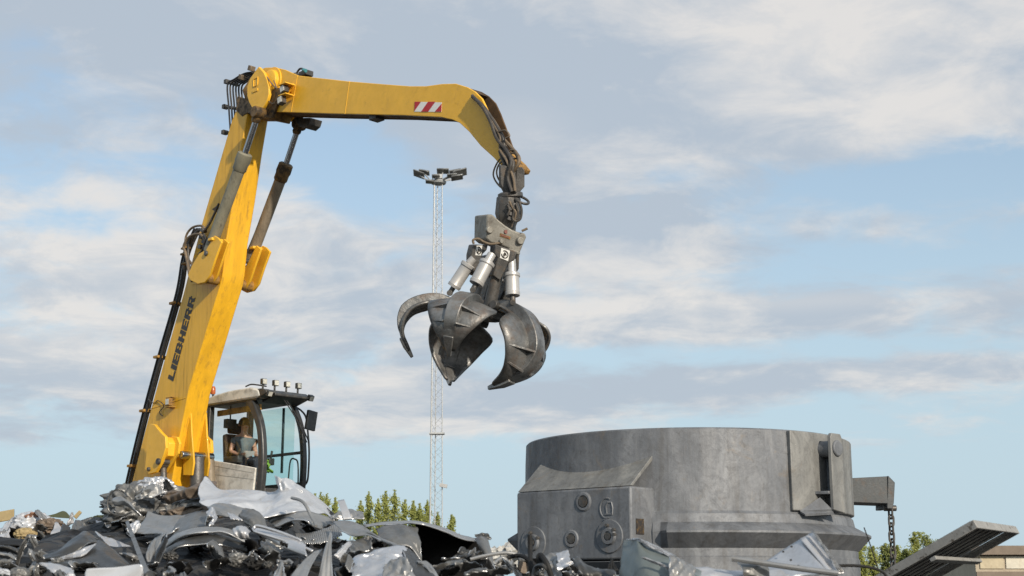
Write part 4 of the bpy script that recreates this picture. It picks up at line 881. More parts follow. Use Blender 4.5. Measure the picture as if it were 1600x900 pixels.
# ------------------------------------------------------------------ trees
def leafmat(name, a, b_):
    m = bpy.data.materials.new(name); m.use_nodes = True; nt = m.node_tree; g = G(nt); bs = nt.nodes['Principled BSDF']
    tc = g.n('ShaderNodeTexCoord'); geo = g.n('ShaderNodeNewGeometry')
    n1 = g.noise(tc.outputs['Object'], .9, 4, .6); n2 = geo.outputs['Random Per Island']
    f = g.m('ADD', g.m('MULTIPLY', n1, .6), g.m('MULTIPLY', n2, .4))
    g.put(bs.inputs['Base Color'], g.mix(g.ramp(f, .3, .7), a, b_)); bs.inputs['Roughness'].default_value = .7
    tr = g.n('ShaderNodeBsdfTranslucent'); g.put(tr.inputs[0], g.mix(.5, a, b_)); mx = g.n('ShaderNodeMixShader'); mx.inputs[0].default_value = .3
    nt.links.new(bs.outputs[0], mx.inputs[1]); nt.links.new(tr.outputs[0], mx.inputs[2]); nt.links.new(mx.outputs[0], nt.nodes['Material Output'].inputs[0]); return m
M['leafA'] = leafmat('yellow_green_leaves', (.19, .215, .05), (.34, .36, .10)); M['leafB'] = leafmat('mid_green_leaves', (.13, .155, .045), (.25, .27, .08)); M['bark'] = pmat('bark', (.14, .12, .09), .9, 0, var=.3)
def tree(px, ytop, hw_px, Y, seed, label, group, leaf='leafA', shape='spire', nl=1100, ls=.17):
    rg = random.Random(seed); q = P(px, ytop, Y); Hh = q.z; rad = hw_px / F * Y
    root = empty('birch_tree' if shape == 'spire' else 'bushy_tree', (q.x, Y, 0), 0, label, 'tree', group)
    s = MB(); pts = [Vector((.08 * math.sin(i * 1.3 + seed), .05 * math.cos(i), Hh * .97 * i / 8)) for i in range(9)]; s.tube(pts, .12, 7, r1=.015)
    limbs = []
    nlb = 22 if shape == 'spire' else 16
    for k in range(nlb):
        t = .22 + .76 * (k + rg.random() * .7) / nlb; a = rg.uniform(0, 2 * math.pi)
        env = (max(0.1, min(1, (1 - t) * 1.5 + .06)) if shape == 'spire' else math.sqrt(max(.05, 1 - ((t - .55) / .5) ** 2)))
        r_ = rad * env * rg.choice((.35, .6, .85, 1.0, 1.25)) * rg.uniform(.8, 1.1); b0 = Vector((0, 0, Hh * t * .97)); tip = b0 + Vector((math.cos(a) * r_, math.sin(a) * r_, r_ * rg.uniform(.5, 1.3) if shape == 'spire' else r_ * .4))
        if tip.z > Hh: tip.z = Hh
        s.tube([b0, (b0 + tip) / 2 + Vector((0, 0, -.05)), tip], .035, 5, r1=.01); limbs.append((b0, tip, r_))
    s.build('trunk', M['bark'], root)
    vs = []; fs = []
    def leafq(c, sz):
        a = Vector((rg.gauss(0, 1), rg.gauss(0, 1), rg.gauss(0, 1))).normalized() * sz; b2 = a.orthogonal().normalized() * sz * rg.uniform(.5, .9)
        n_ = len(vs); vs.extend([c - a, c + b2, c + a, c - b2]); fs.append((n_, n_ + 1, n_ + 2, n_ + 3))
    for i in range(nl):
        b0, tip, r_ = limbs[int(rg.random() * nlb)]; t = rg.random() ** .6
        c = b0.lerp(tip, t) + Vector((rg.gauss(0, 1), rg.gauss(0, 1), rg.gauss(0, 1.2))) * (.10 + .22 * r_) 
        if c.z < Hh * 1.0: leafq(c, rg.uniform(.6, 1.2) * ls)
    for i in range(nl // 14): leafq(Vector((rg.gauss(0, .05), rg.gauss(0, .05), Hh * rg.uniform(.86, 1.0))), ls * .6)
    s = MB(); s.v = vs; s.f = fs; s.build('crown', M[leaf], root, fix=False)
names = ['first', 'second']
TR = [(492,771,8,'partly hidden birch tree just above the big pale sheet, nearest the cab'),(501,769,8,'slim birch tree just beside the cab mirror line above the pale sheet'),(511,771,7,'fuller birch tree behind the slope of the big pale sheet'),(524,777,5,'narrow lone birch tree behind the upright metal stub'),
 (564,782,5,'short thin birch tree at the edge of the gap beside the metal stub'),(576,768,9,'tall pointed birch tree standing first in the row between stub and mast'),(591,779,8,'rounder birch tree between the two tallest birches'),(603,767,9,'tallest birch tree in the middle of the row'),(617,765,10,'tall broad birch tree second tallest in the row'),
 (633,780,8,'low birch tree in the dip beside the tall broad birch'),(646,782,9,'birch tree halfway between the broad birch and the mast'),(656,786,7,'thin birch tree close beside the lattice mast'),(668,781,9,'leafy birch tree right behind the thick leg of the mast'),(684,800,8,'small birch tree seen through the lattice mast foot'),(706,804,7,'small lone birch tree standing away from the mast, above the dark canopy sheet')]
for i, (x, y, hw2, lb) in enumerate(TR): tree(x, y, hw2 * 2.3, 118 + (i * 37) % 11, 11 + i, lb, 'row of birch trees beyond the heap', nl=3600, ls=.095)
TR2 = [(1344,848,14,'low bushy tree tucked against the ladle wall'),(1364,853,15,'low wide bushy tree between the ladle and the chain'),(1383,849,13,'bushy tree directly behind the hanging chain'),(1402,852,13,'bushy tree just past the chain, under the grating edge'),(1428,831,15,'tallest bushy tree above the grating'),(1448,836,12,'bushy tree leaning out behind the tallest one'),(1414,858,14,'low darker bushy tree in front of the tallest bushy tree'),(1462,848,10,'smallest bushy tree half hidden by the raised grating')]
for i, (x, y, hw2, lb) in enumerate(TR2): tree(x, y, hw2, 100 + (i * 29) % 9, 71 + i, lb, 'bushy trees behind the chain', leaf='leafB' if i % 3 == 2 else 'leafA', shape='round', nl=3200, ls=.09)

# ------------------------------------------------------------------ far building and far heap
YF = 82.0
bx0 = P(1522, 850, YF).x; zr = P(1590, 853, YF).z; bl_ = empty('warehouse', (bx0, YF, 0), R(-3), 'long low cream warehouse with brown roof edge behind the grating', 'building')
s = MB(); s.box((12, 5, (zr - .55) / 2), (24, 10, zr - .55)); s.build('wall', M['creamwall'], bl_)
s = MB(); s.box((12, 4.85, zr - .25), (24.6, 10.6, .5)); s.build('roof', M['brownroof'], bl_)
z1 = P(1560, 866, YF).z; z2 = P(1560, 889, YF).z
for k in range(16):
    s = MB(); s.box((.9 + 1.45 * k, -.04, (z1 + z2) / 2 - .06), (1.32, .06, z1 - z2 - .15)); s.build('wall_panel', M['whitepanel' if k % 3 else 'creamwall2'], bl_, bevel=.01)
s = MB(); s.box((12, -.1, z2 - .9), (24, .12, 1.5)); s.build('brown_band', M['brownroof'], bl_)
rg = random.Random(5); s = MB()
for i in range(260):
    x = rg.uniform(765, 830); yy = 855 + abs(rg.gauss(0, 1)) * 12 + (0 if 792 < x < 822 else 8); q = P(x, min(yy, 905), 70 + rg.uniform(-2, 2)); sz = rg.uniform(.15, .5)
    s.box(q, (sz * 1.4, sz, sz * .5), Matrix.Rotation(rg.uniform(-1, 1), 3, 'Y') @ Matrix.Rotation(rg.uniform(-1, 1), 3, 'X'))
for i in range(14): q = P(770 + 60 * i / 13, 900, 71); s.box(Vector((q.x, q.y, 1.1)), (.8, 1.5, 2.2))
fh = s.build('scrap_heap', M['paleheap'], None); tag(fh, 'pale distant heap of shredded scrap in the gap beside the ladle block', 'scrap heap', kind='stuff')
# ------------------------------------------------------------------ scrap heap
SKY = [(-400,815),(-100,812),(0,815),(60,812),(110,815),(165,815),(178,790),(220,775),(270,768),(320,762),(360,775),(430,775),(480,782),(520,808),(600,826),(680,830),(740,846),(775,870),(800,884),(850,888),(960,893),(1100,900),(1300,905),(1700,915),(2400,915)]
def skyline(px):
    for (a, b_), (c, d_) in zip(SKY, SKY[1:]):
        if a <= px <= c: return b_ + (d_ - b_) * (px - a) / (c - a)
    return 915
YC = 14.6
def zmound(x, y):
    px = 800 + x / YC * F; ztop = max(.5, P(800, skyline(px) + 26, YC).z)
    if y <= YC:
        if y > 8.0: t = (YC - y) / (YC - 8.0); z = ztop * (1 - t) + 1.66 * t
        else: z = 1.66 * max(0, (y - 3.9) / 4.1) ** .8
    else: z = ztop * max(0, 1 - ((y - YC) / 4.2) ** 1.6)
    return z
def heap_mat():
    m = bpy.data.materials.new('fine_scrap'); m.use_nodes = True; g = G(m.node_tree); bs = m.node_tree.nodes['Principled BSDF']
    tc = g.n('ShaderNodeTexCoord'); v = tc.outputs['Object']; vo = g.n('ShaderNodeTexVoronoi'); g.put(vo.inputs['Vector'], v); vo.inputs['Scale'].default_value = 9
    cr = g.xyz(vo.outputs['Color'])[0]
    c = g.mix(g.ramp(cr, .3, .95), (.008, .008, .008), (.06, .058, .055)); c = g.mix(g.ramp(g.noise(v, 3, 8, .7), .5, .7, 0, .6), c, (.05, .035, .025))  # near-black base carries the shade of the deep gaps
    g.put(bs.inputs['Base Color'], c); bs.inputs['Roughness'].default_value = .6; bs.inputs['Metallic'].default_value = .3
    b = g.n('ShaderNodeBump'); b.inputs['Strength'].default_value = .9; b.inputs['Distance'].default_value = .05; g.put(b.inputs['Height'], vo.outputs['Distance']); g.put(bs.inputs['Normal'], b.outputs[0]); return m
rows = []
for i in range(90):
    y = 3.2 + i * (19.4 - 3.2) / 89; r_ = []
    for j in range(200):
        x = -11 + j * 22 / 199; z = zmound(x, y)
        if z > .2: z += .11 * noise.noise(Vector((x * 2.6, y * 2.6, 1))) + .06 * abs(noise.noise(Vector((x * 7, y * 7, 4)))) - .05
        r_.append(Vector((x, y, max(z, -.1))))
    rows.append(r_)
hp = MB().grid(rows).build('scrap_heap', heap_mat(), fix=False, sharp=20); tag(hp, 'dark tangle of small scrap metal bits packed under the bigger sheets', 'scrap heap', kind='stuff')

def smat(name, base, rough, metal, **k): M[name] = pmat(name + '_sheet', base, rough, metal, **k)
smat('pale', (.56, .56, .57), .46, .55, dirt=(.25, .23, .21), dk=.6, scale=3, bump=.2, bscale=9)
smat('zinc', (.33, .328, .32), .44, .6, dirt=(.16, .14, .12), dk=.5, scale=4, bump=.25, bscale=10)
smat('bright', (.62, .62, .63), .36, .7, dirt=(.28, .26, .24), dk=.4, scale=5, bump=.15, bscale=12)
smat('grey', (.16, .16, .155), .42, .35, dirt=(.07, .06, .05), dk=.5, scale=4, bump=.25, bscale=10)
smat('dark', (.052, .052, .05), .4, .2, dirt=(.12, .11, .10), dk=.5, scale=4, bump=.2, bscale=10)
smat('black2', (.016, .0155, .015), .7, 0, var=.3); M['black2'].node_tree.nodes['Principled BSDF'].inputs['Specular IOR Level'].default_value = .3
smat('white2', (.52, .535, .56), .4, .3, dirt=(.26, .25, .24), dk=.7, scale=3, bump=.1, bscale=9)
smat('tan', (.34, .26, .13), .7, 0, dirt=(.14, .1, .06), dk=.6, scale=5)
smat('rust', (.25, .13, .08), .75, .1, dirt=(.10, .05, .03), dk=.7, scale=5)
smat('olive', (.07, .08, .04), .55, .1, dirt=(.03, .03, .02), dk=.5, scale=4)
smat('greygreen', (.19, .215, .205), .36, .4, dirt=(.09, .09, .08), dk=.5, scale=2.5, bump=.15, bscale=6)
smat('brown', (.15, .115, .085), .6, .2, dirt=(.06, .045, .035), dk=.6, scale=6, bump=.3)

smat('cutedge', (.60, .60, .60), .3, .7)
EDGY = ('zinc', 'grey', 'dark', 'pale', 'bright', 'white2', 'greygreen')
def rid(p): return 1 - 2 * abs(noise.noise(p))
def sheet(name, label, mt, top, bot, Y=None, bulge=0.0, crumple=0.0, fr=5.0, nx=26, ny=12, solid=.009, ribs=0, ribh=.012, group=None, rough_edge=0.005, sharp=18, fold=.012, cat='metal sheet', parent=None):
    "a bent sheet between an upper and a lower edge, each given as (photo x, photo y, depth) points"
    f = lambda q: P(q[0], q[1], q[2] if len(q) > 2 else Y)
    A, B = catmull([f(q) for q in top], nx), catmull([f(q) for q in bot], nx)
    sd_ = (hash(label or name) if False else sum(ord(ch) * (i + 1) for i, ch in enumerate(label or name))) % 997
    rr = random.Random(sd_); folds = [(rr.uniform(-1, 1) * 3.2, rr.uniform(-1, 1) * 2.2, rr.random() * 9, rr.uniform(.5, 1)) for _ in range(3)]
    rows = []
    for j in range(ny):
        v = j / (ny - 1); r_ = []
        for i in range(nx):
            u = i / (nx - 1); q = A[i].lerp(B[i], v)
            q += Vector((0, -1, .15)) * bulge * math.sin(math.pi * v)
            if fold and not ribs:
                e = 0
                for (fa, fb, fc, fk) in folds: e += fk * (abs(((fa * u + fb * v + fc) % 1.0) - .5) - .25)
                q += Vector((0, -1, .35)) * e * fold * 3
                if rough_edge and i in (0, nx - 1): q += (A[min(i + 1, nx - 1)] - A[max(i - 1, 0)]).normalized() * noise.noise(Vector((v * 7 + sd_, 0, 3))) * rough_edge * 2.5
            if ribs: q += Vector((0, -1, 0)) * ribh * math.sin(2 * math.pi * ribs * u)
            if crumple:
                w_ = Vector((q.x * fr + sd_, q.y * fr, q.z * fr)); e = min(1, 6 * v, 6 * (1 - v) + .3)
                q += Vector((noise.noise(w_ + Vector((9, 0, 0))) * .4, -(rid(w_ * .7) - .3), noise.noise(w_ + Vector((0, 7, 0))) * .5)) * crumple + Vector((0, -rid(w_ * 2.1), 0)) * crumple * .3
            if rough_edge and (j == 0 or j == ny - 1): q += Vector((0, 0, noise.noise(Vector((u * 9 + sd_, v, 0))) * rough_edge))
            r_.append(q)
        rows.append(r_)
    c = rows[ny // 2][nx // 2].copy()
    o = MB().grid([[q for q in r_] for r_ in rows]).build(name, M[mt], parent, fix=False, solid=solid, sharp=sharp, loc=None if parent else c)
    if solid and mt in EDGY: o.data.materials.append(M['cutedge']); o.modifiers['thickness'].material_offset_rim = 1
    if not parent: tag(o, label, cat, group)
    return o
def lump(name, label, mt, px, py, Y, rx, ry, cr=.25, seed=0, group=None, cat='crushed metal', strat=0.0, nu=64, nv=40, rot=0.0):
    c = P(px, py, Y); ax, az_ = rx / F * Y, ry / F * Y; vs = []; fs = []
    for j in range(nv + 1):
        th = math.pi * j / nv
        for i in range(nu):
            ph = 2 * math.pi * i / nu; d = Vector((math.sin(th) * math.cos(ph), math.sin(th) * math.sin(ph), math.cos(th)))
            k = 1 + cr * (rid(d * 2.3 + Vector((seed, 0, 0))) - .4) + cr * .42 * rid(d * 5.1 + Vector((0, seed, 0))) + cr * .16 * rid(d * 11 + Vector((seed, seed, 0))) + strat * math.sin(d.z * 17 + 3 * noise.noise(d * 2 + Vector((seed, 1, 1))) + d.x * 4)
            q = Vector((d.x * ax, d.y * (ax + az_) * .45, d.z * az_)) * k
            vs.append(Matrix.Rotation(rot, 3, 'Y') @ q)
    for j in range(nv):
        for i in range(nu): fs.append((j * nu + i, j * nu + (i + 1) % nu, (j + 1) * nu + (i + 1) % nu, (j + 1) * nu + i))
    mb = MB(); mb.v = vs; mb.f = fs; o = mb.build(name, M[mt], None, sharp=75); o.location = c; return tag(o, label, cat, group)
def wire(name, label, mt, pts, r_, n=30, cat='wire', flatk=None, group=None):
    q = catmull([P(*p_) for p_ in pts], n); c = q[n // 2].copy(); o = MB().tube(q, r_, 8).build(name, M[mt], None, loc=c); return tag(o, label, cat, group)
S_ = sheet
# ---- far edge of the heap by the open sky
S_('board', 'tan rectangular board standing at the far edge of the heap beside grey panels', 'tan', [(-14,802),(22,795.5)], [(-14,818),(22,812)], 15.2, solid=.02, cat='board', fold=0, rough_edge=0)
S_('metal_sheet', 'pale speckled sheet leaning below the tan board', 'white2', [(-6,832,14.6),(22,807,14.9)], [(-4,842,14.2),(8,842,14.3)], solid=.01)
S_('metal_sheet', 'narrow pale sheet with a rusty edge propped against the white crumpled lump', 'pale', [(22,808,14.8),(31,806,14.9)], [(8,842,14.2),(20,842,14.3)], solid=.012)
lump('crushed_metal', 'whitish crumpled lump with a brown top near the tan board', 'white2', 50, 819, 14.7, 26, 16, .3, 3)
S_('metal_sheet', 'brown flap on top of the whitish crumpled lump', 'rust', [(38,806),(50,801),(61,797)], [(42,809),(52,807),(64,806)], 14.6, crumple=.03)
S_('metal_sheet', 'small pointed grey flap beside the brown flap', 'zinc', [(56,800,14.55),(61,796,14.55)], [(64,812,14.4),(84,820,14.4)], crumple=.03)
S_('metal_sheet', 'dark olive triangular panel lying flat against the sky', 'olive', [(72,806.5),(86,803),(100,798.5),(109,806)], [(72,807.5),(86,808.5),(100,809.5),(110,810)], 14.9, solid=.02, fold=0, rough_edge=0)
S_('wooden_slat', 'small yellowish slat sticking up beside the olive panel', 'tan', [(124,797.5),(128,801)], [(115,807),(119,811)], 14.8, solid=.015, cat='slat', fold=0, rough_edge=0)
S_('metal_sheet', 'thin pointed pale shard next to the yellowish slat', 'pale', [(112,801),(114,801)], [(103,822),(115,818)], 14.5)
S_('metal_sheet', 'pale torn triangular sheet in front of the olive panel', 'pale', [(88,816,14.2),(92,818,14.2)], [(76,842,13.9),(104,840,13.9)], crumple=.02)
S_('metal_sheet', 'plain grey tilted panel between the pale triangle and the long olive strip', 'grey', [(112,828,14),(118,813,14.1),(130,816,14.1)], [(111,836,13.8),(122,836,13.8),(137,834,13.8)], bulge=.03)
S_('metal_sheet', 'brightest crumpled white scrap next to the big dark rolled sheet', 'bright', [(94,836),(103,829),(122,836)], [(92,848),(105,850),(118,842)], 13.4, crumple=.06)
S_('metal_sheet', 'long olive green strip lying level on the skyline of the heap', 'olive', [(134,811),(150,806),(160,805)], [(138,813),(150,812),(172,809)], 14.7)
S_('metal_sheet', 'long pale pinkish strip slanting down toward the thin black band', 'pale', [(150,814,14.0),(166,816,14.1)], [(166,842,13.2),(184,834,13.3)], bulge=.02)
S_('metal_sheet', 'flat pale piece at the foot of the pinkish strip', 'white2', [(165,832),(180,834),(198,832)], [(172,842),(185,842),(197,836)], 13.0)
lump('crushed_metal', 'dark crumpled tangle behind the plain grey tilted panel', 'grey', 148, 822, 14.2, 18, 10, .45, 9)
lump('crushed_metal', 'brownish crumpled wad beside the whitish lump', 'brown', 78, 824, 14.3, 18, 11, .4, 12)
lump('crushed_metal', 'beige curled wad above the long dark slab', 'tan', 40, 835, 13.6, 14, 8, .35, 15)
# ---- crushed bale below the boom
lump('crushed_bale', 'large dark crushed bale of layered sheet metal under the yellow arm', 'grey', 246, 792, 13.8, 74, 32, .22, 21, strat=.06, nu=110, nv=70, rot=.08, cat='crushed bale')
lump('crushed_bale', 'dark grey folded bundle on the near corner of the crushed bale', 'grey', 205, 796, 13.1, 34, 30, .34, 25, strat=.08, nu=80, nv=56, cat='crushed bale')
for i, (a, b_, c, d_, lb, mt) in enumerate(((255,775,340,752,'upper ridge of layered dark sheet metal folded over the crushed bale','brown'), (262,790,346,768,'middle ridge of layered dark sheet metal folded over the crushed bale','grey'), (250,800,344,786,'lowest ridge of layered dark sheet metal folded over the crushed bale','brown'))):
    S_('folded_sheet', lb, mt, [(a,b_,12.9),((a+c)/2,(b_+d_)/2-1,12.7),(c,d_,12.8)], [(a+6,b_+12,12.7),((a+c)/2,(b_+d_)/2+15,12.5),(c+4,d_+20,12.7)], crumple=.08, fr=6, nx=50, ny=18, bulge=.07)
S_('metal_sheet', 'dark flat flap poking up from the bale next to the yellow boom foot', 'dark', [(194,768,13.2),(203,764,13.2),(212,765,13.2)], [(190,778,13.1),(204,780,13.1),(214,774,13.1)], bulge=.02)
S_('metal_sheet', 'dusty grey folded flap at the outer corner of the bale', 'zinc', [(176,778,12.7),(190,776,12.6),(206,788,12.5)], [(180,788,12.6),(200,792,12.5),(222,806,12.4)], crumple=.03, bulge=.03)
lump('crumpled_foil', 'crumpled silvery foil sheet on top of the crushed bale', 'bright', 242, 761, 13.3, 26, 14, .26, 31, nu=110, nv=70)
S_('crumpled_foil', 'torn greenish grey foil hanging off the silvery foil', 'zinc', [(214,772,13.0),(232,758,12.9),(252,762,12.9)], [(216,780,12.9),(234,778,12.8),(256,772,12.8)], crumple=.06, fr=8)
S_('metal_sheet', 'black twisted flap next to the silvery foil by the cylinder', 'black2', [(255,750,13.1),(262,748,13.0),(270,762,13.0)], [(256,762,13.0),(262,764,13),(269,772,13)], crumple=.05)
# ---- big pale sheet
S_('metal_sheet', 'biggest pale white-grey buckled sheet lying across the heap under the cab', 'white2', [(317,752,12.3),(322,747,12.4),(345,763,12.3),(372,768,12.2),(402,768,12.0),(434,768,11.9),(447,756,11.9),(462,756,11.9),(480,768,11.9),(503,789,11.9),(527,812,12.0)],
   [(312,770,12.0),(316,786,11.8),(330,794,11.6),(356,795,11.4),(385,800,11.3),(410,815,11.2),(436,808,11.2),(462,801,11.2),(484,799,11.3),(508,804,11.5),(526,813,11.7)], crumple=.085, fr=3.4, nx=120, ny=36, sharp=35, solid=.008)
S_('metal_sheet', 'upright torn corner of the biggest pale sheet standing up before the windscreen', 'white2', [(431,744,11.75),(440,747,11.7),(456,749,11.75),(470,758,11.8)], [(436,766,11.7),(445,770,11.65),(460,776,11.6),(474,776,11.6)], crumple=.045, fr=9, nx=50, ny=26, sharp=25)
S_('metal_sheet', 'curved dark sheet with a pale inner face arching under the biggest pale sheet', 'zinc', [(418,812,11.4),(445,803,11.2),(478,800,11.2),(505,806,11.3),(530,816,11.5)], [(430,823,11.0),(452,815,10.9),(474,813,10.8),(488,821,10.8),(500,827,11.0)], bulge=-.06, nx=50)
S_('metal_sheet', 'rounded grey fold hanging over the bright slotted rail', 'grey', [(372,802,11.0),(388,796,10.9),(404,801,10.9),(414,812,10.9)], [(386,820,10.7),(396,824,10.6),(408,826,10.6),(421,833,10.6)], bulge=.05, nx=36)
S_('metal_sheet', 'mirror-like grey strip along the lower edge of the biggest pale sheet', 'zinc', [(326,792,11.3),(345,786,11.2),(366,790,11.1),(390,797,11.0)], [(330,802,11.0),(350,806,10.9),(372,808,10.9),(386,812,10.9)], bulge=.04, crumple=.02)
S_('metal_sheet', 'small white pointed scrap standing in the dark folds', 'bright', [(322,802,10.9),(332,793,10.9),(339,808,10.9)], [(326,806,10.8),(336,810,10.8),(340,810,10.8)])
S_('metal_sheet', 'small white slanting scrap just below the white pointed one', 'bright', [(334,808,10.8),(340,808,10.8)], [(324,824,10.7),(333,820,10.7)])
S_('metal_sheet', 'bright angular flake wedged in the rounded grey fold', 'bright', [(356,801,10.8),(368,805,10.8),(378,812,10.8)], [(362,812,10.7),(370,812,10.7),(380,813,10.7)], crumple=.02)
# ---- middle left sheets
S_('metal_sheet', 'smooth mid-grey concave sheet with a soft shine in front of the bale', 'zinc', [(231,799,12.0),(252,805,11.9),(282,806,11.8),(316,801,11.9)], [(207,834,11.6),(236,833,11.4),(262,834,11.2),(276,826,11.2)], bulge=-.06, nx=50, ny=20)
S_('metal_sheet', 'dark grey sheet continuing behind the smooth concave sheet', 'grey', [(286,806,11.9),(306,800,11.9),(330,797,11.8)], [(268,838,11.2),(292,830,11.0),(320,824,11.0)], bulge=.05, ribs=2)
S_('metal_sheet', 'small white leaf-shaped scrap beside the smooth concave sheet', 'white2', [(197,826,11.6),(208,817,11.6),(218,814,11.6)], [(204,836,11.5),(212,832,11.5),(220,820,11.5)], bulge=.02)
S_('metal_sheet', 'long light-edged curved sheet crossing the heap over the dark hollow', 'zinc', [(258,848,10.9),(276,834,10.8),(300,827,10.7),(330,824,10.6),(356,826,10.6),(392,842,10.6)], [(262,855,10.7),(280,842,10.5),(304,834,10.4),(330,831,10.4),(352,832,10.4),(388,850,10.4)], bulge=.03, nx=60)
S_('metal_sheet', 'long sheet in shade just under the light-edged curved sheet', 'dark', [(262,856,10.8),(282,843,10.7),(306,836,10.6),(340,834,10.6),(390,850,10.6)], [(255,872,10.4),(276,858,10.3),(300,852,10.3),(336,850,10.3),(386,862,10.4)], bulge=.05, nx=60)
S_('bent_offcut', 'grey cone-like offcut curling beside the thin black strap', 'zinc', [(236,848,10.6),(248,838,10.6),(258,834,10.6)], [(229,876,10.3),(238,888,10.3),(250,866,10.4)], bulge=.06, nx=30, cat='offcut')
S_('bent_offcut', 'dark inner half of the cone-like offcut', 'dark', [(246,862,10.2),(256,840,10.4),(262,834,10.5)], [(243,888,10.0),(254,872,10.1),(262,846,10.3)], bulge=.03, cat='offcut')
S_('metal_sheet', 'pale curved sheet dipping between the dark rolled sheet and the black strap', 'pale', [(148,830,11.6),(162,838,11.5),(185,846,11.4),(206,856,11.4)], [(166,848,11.2),(176,860,11.0),(190,862,11.0),(212,857,11.1)], bulge=.03)
S_('metal_sheet', 'long black slab lying level at the edge of the frame', 'black2', [(-20,839,11.8),(20,841,11.7),(60,845,11.6),(96,850,11.5)], [(-20,852,11.4),(20,852,11.3),(60,856,11.2),(92,856,11.2)], bulge=.03)
S_('rolled_sheet', 'large dark rolled sheet rising like a wave', 'dark', [(66,872,10.4),(92,862,10.4),(116,842,10.5),(134,832,10.6),(152,842,10.6)], [(68,880,10.1),(96,872,10.0),(120,860,10.0),(138,850,10.1),(152,845,10.4)], bulge=.09, nx=50, ny=20)
S_('rolled_sheet', 'thin pale torn lip under the large dark rolled sheet', 'pale', [(78,874,10.05),(104,870,10.0),(130,858,10.0),(150,850,10.1)], [(90,878,9.95),(106,873,9.95),(130,868,9.9),(148,853,10.0)], crumple=.015)
S_('metal_sheet', 'broad dark satin sheet filling the space right below the rolled wave', 'dark', [(72,880,10.2),(110,872,10.1),(150,844,10.4),(180,862,10.2),(204,884,10.0)], [(80,884,9.8),(110,890,9.7),(150,892,9.6),(180,890,9.6),(202,888,9.7)], bulge=.06, nx=44, ny=18)
S_('metal_sheet', 'pale leaf-shaped blade at the bottom below the broad dark sheet', 'pale', [(62,881,9.2),(80,880,9.2),(104,886,9.2),(116,890,9.2)], [(66,884,9.1),(84,896,9.0),(104,904,9.0),(118,902,9.0)], bulge=.03)
S_('white_panel', 'white enamelled panel corner with rounded edge at the bottom of the heap', 'white2', [(135,892,8.4),(140,888.5,8.4),(180,886,8.4),(217,882,8.4),(222,886,8.4)], [(135,915,8.4),(140,916,8.4),(180,916,8.4),(217,916,8.4),(222,914,8.4)], cat='panel', solid=.02, fold=.004, rough_edge=0)
S_('white_panel', 'white strip poking in at the bottom corner of the frame', 'white2', [(-10,886,8.6),(16,893,8.6)], [(-10,896,8.6),(16,900,8.6)], cat='panel', solid=.02, fold=.004, rough_edge=0)
lump('crushed_metal', 'dark shiny rounded lump beside the white strip', 'grey', 30, 898, 8.8, 15, 10, .25, 41)
for i, (t_, b_, lb) in enumerate((([(44,836),(50,836)], [(24,880),(28,884)], 'long dark blade of the twisted star leaning one way'), ([(47,836),(57,836)], [(54,858),(60,852)], 'short grey blade folded off the tip of the twisted star'), ([(45,858),(50,860)], [(52,880),(56,876)], 'thin pale blade in the middle of the twisted star'), ([(52,878),(56,878)], [(44,904),(54,904)], 'leaf blade pointing down from the knot of the twisted star'), ([(56,880),(60,882)], [(56,905),(64,905)], 'second leaf blade pointing down, next to the pale lower blade'), ([(56,866),(66,858)], [(58,872),(70,874)], 'square dark tab at the knot of the twisted star'))):
    S_('strip_blade', lb, ('dark', 'grey', 'zinc', 'zinc', 'grey', 'grey')[i], t_, b_, 9.3 - .05 * i, bulge=.03, cat='metal strip')
for i, (t_, b_, lb) in enumerate((([(-10,852),(20,856),(38,866)], [(-10,858),(18,862),(34,872)], 'upper dark curved sheet near the edge below the black slab'), ([(-10,866),(14,866),(30,874)], [(-10,872),(12,872),(26,878)], 'light-lipped curved sheet near the edge, second below the black slab'), ([(-10,882),(10,874),(24,878)], [(-10,892),(8,888),(22,886)], 'bent shiny sheet near the edge, third below the black slab'))):
    S_('metal_sheet', lb, ('dark', 'zinc', 'grey')[i], t_, b_, 10.2 - .3 * i, bulge=.05)
# ---- straps
wire('steel_strap', 'thin dark steel strap looping against the sky at the end of the bale', 'dark', [(206,800,12.2),(190,806,12.2),(172,800,12.2),(168,786,12.2),(173,771,12.2),(183,765,12.2),(193,769,12.2),(199,776,12.1)], .007, 44, cat='strap')
S_('steel_strap', 'long flat grey strap running down from the bale to the bottom edge', 'grey', [(196,816,11.3),(201,814,11.3)], [(226,900,9.0),(235,898,9.0)], bulge=.0, cat='strap', ny=30, fold=0, rough_edge=0)
S_('steel_strap', 'short dark bar crossing beside the cone-like offcut', 'black2', [(258,840,10.1),(262,841,10.1)], [(238,886,9.6),(243,888,9.6)], cat='strap')
wire('steel_strap', 'thin strap bent over the biggest pale sheet', 'zinc', [(456,778,11.0),(470,782,10.9),(478,790,10.85),(486,806,10.8),(494,822,10.7)], .012, cat='strap')
# ---- centre foreground
S_('slotted_rail', 'bright folded rail with two rectangular slots', 'bright', [(394,826,10.2),(402,822,10.2),(430,830,10.1),(456,838,10.0),(478,852,9.9)], [(398,832,10.1),(420,843,10.0),(440,854,9.9),(462,864,9.8),(480,870,9.7)], bulge=.05, nx=50, cat='rail', fold=0, rough_edge=0)
S_('slotted_rail', 'narrow bright lip running along the top of the slotted rail', 'bright', [(396,824,10.0),(404,820.5,10.0),(440,831,9.95),(470,843,9.9)], [(397,827,10.0),(404,824,10.0),(440,834.5,9.95),(472,845.5,9.9)], bulge=.01, cat='rail', fold=0, rough_edge=0)
S_('slotted_rail', 'narrow bright lip running along the middle of the slotted rail', 'bright', [(396,829,9.95),(440,842,9.9),(470,852,9.85),(490,860,9.8)], [(396,831.5,9.95),(440,845.5,9.9),(470,856,9.85),(487,864,9.8)], bulge=.01, cat='rail', fold=0, rough_edge=0)
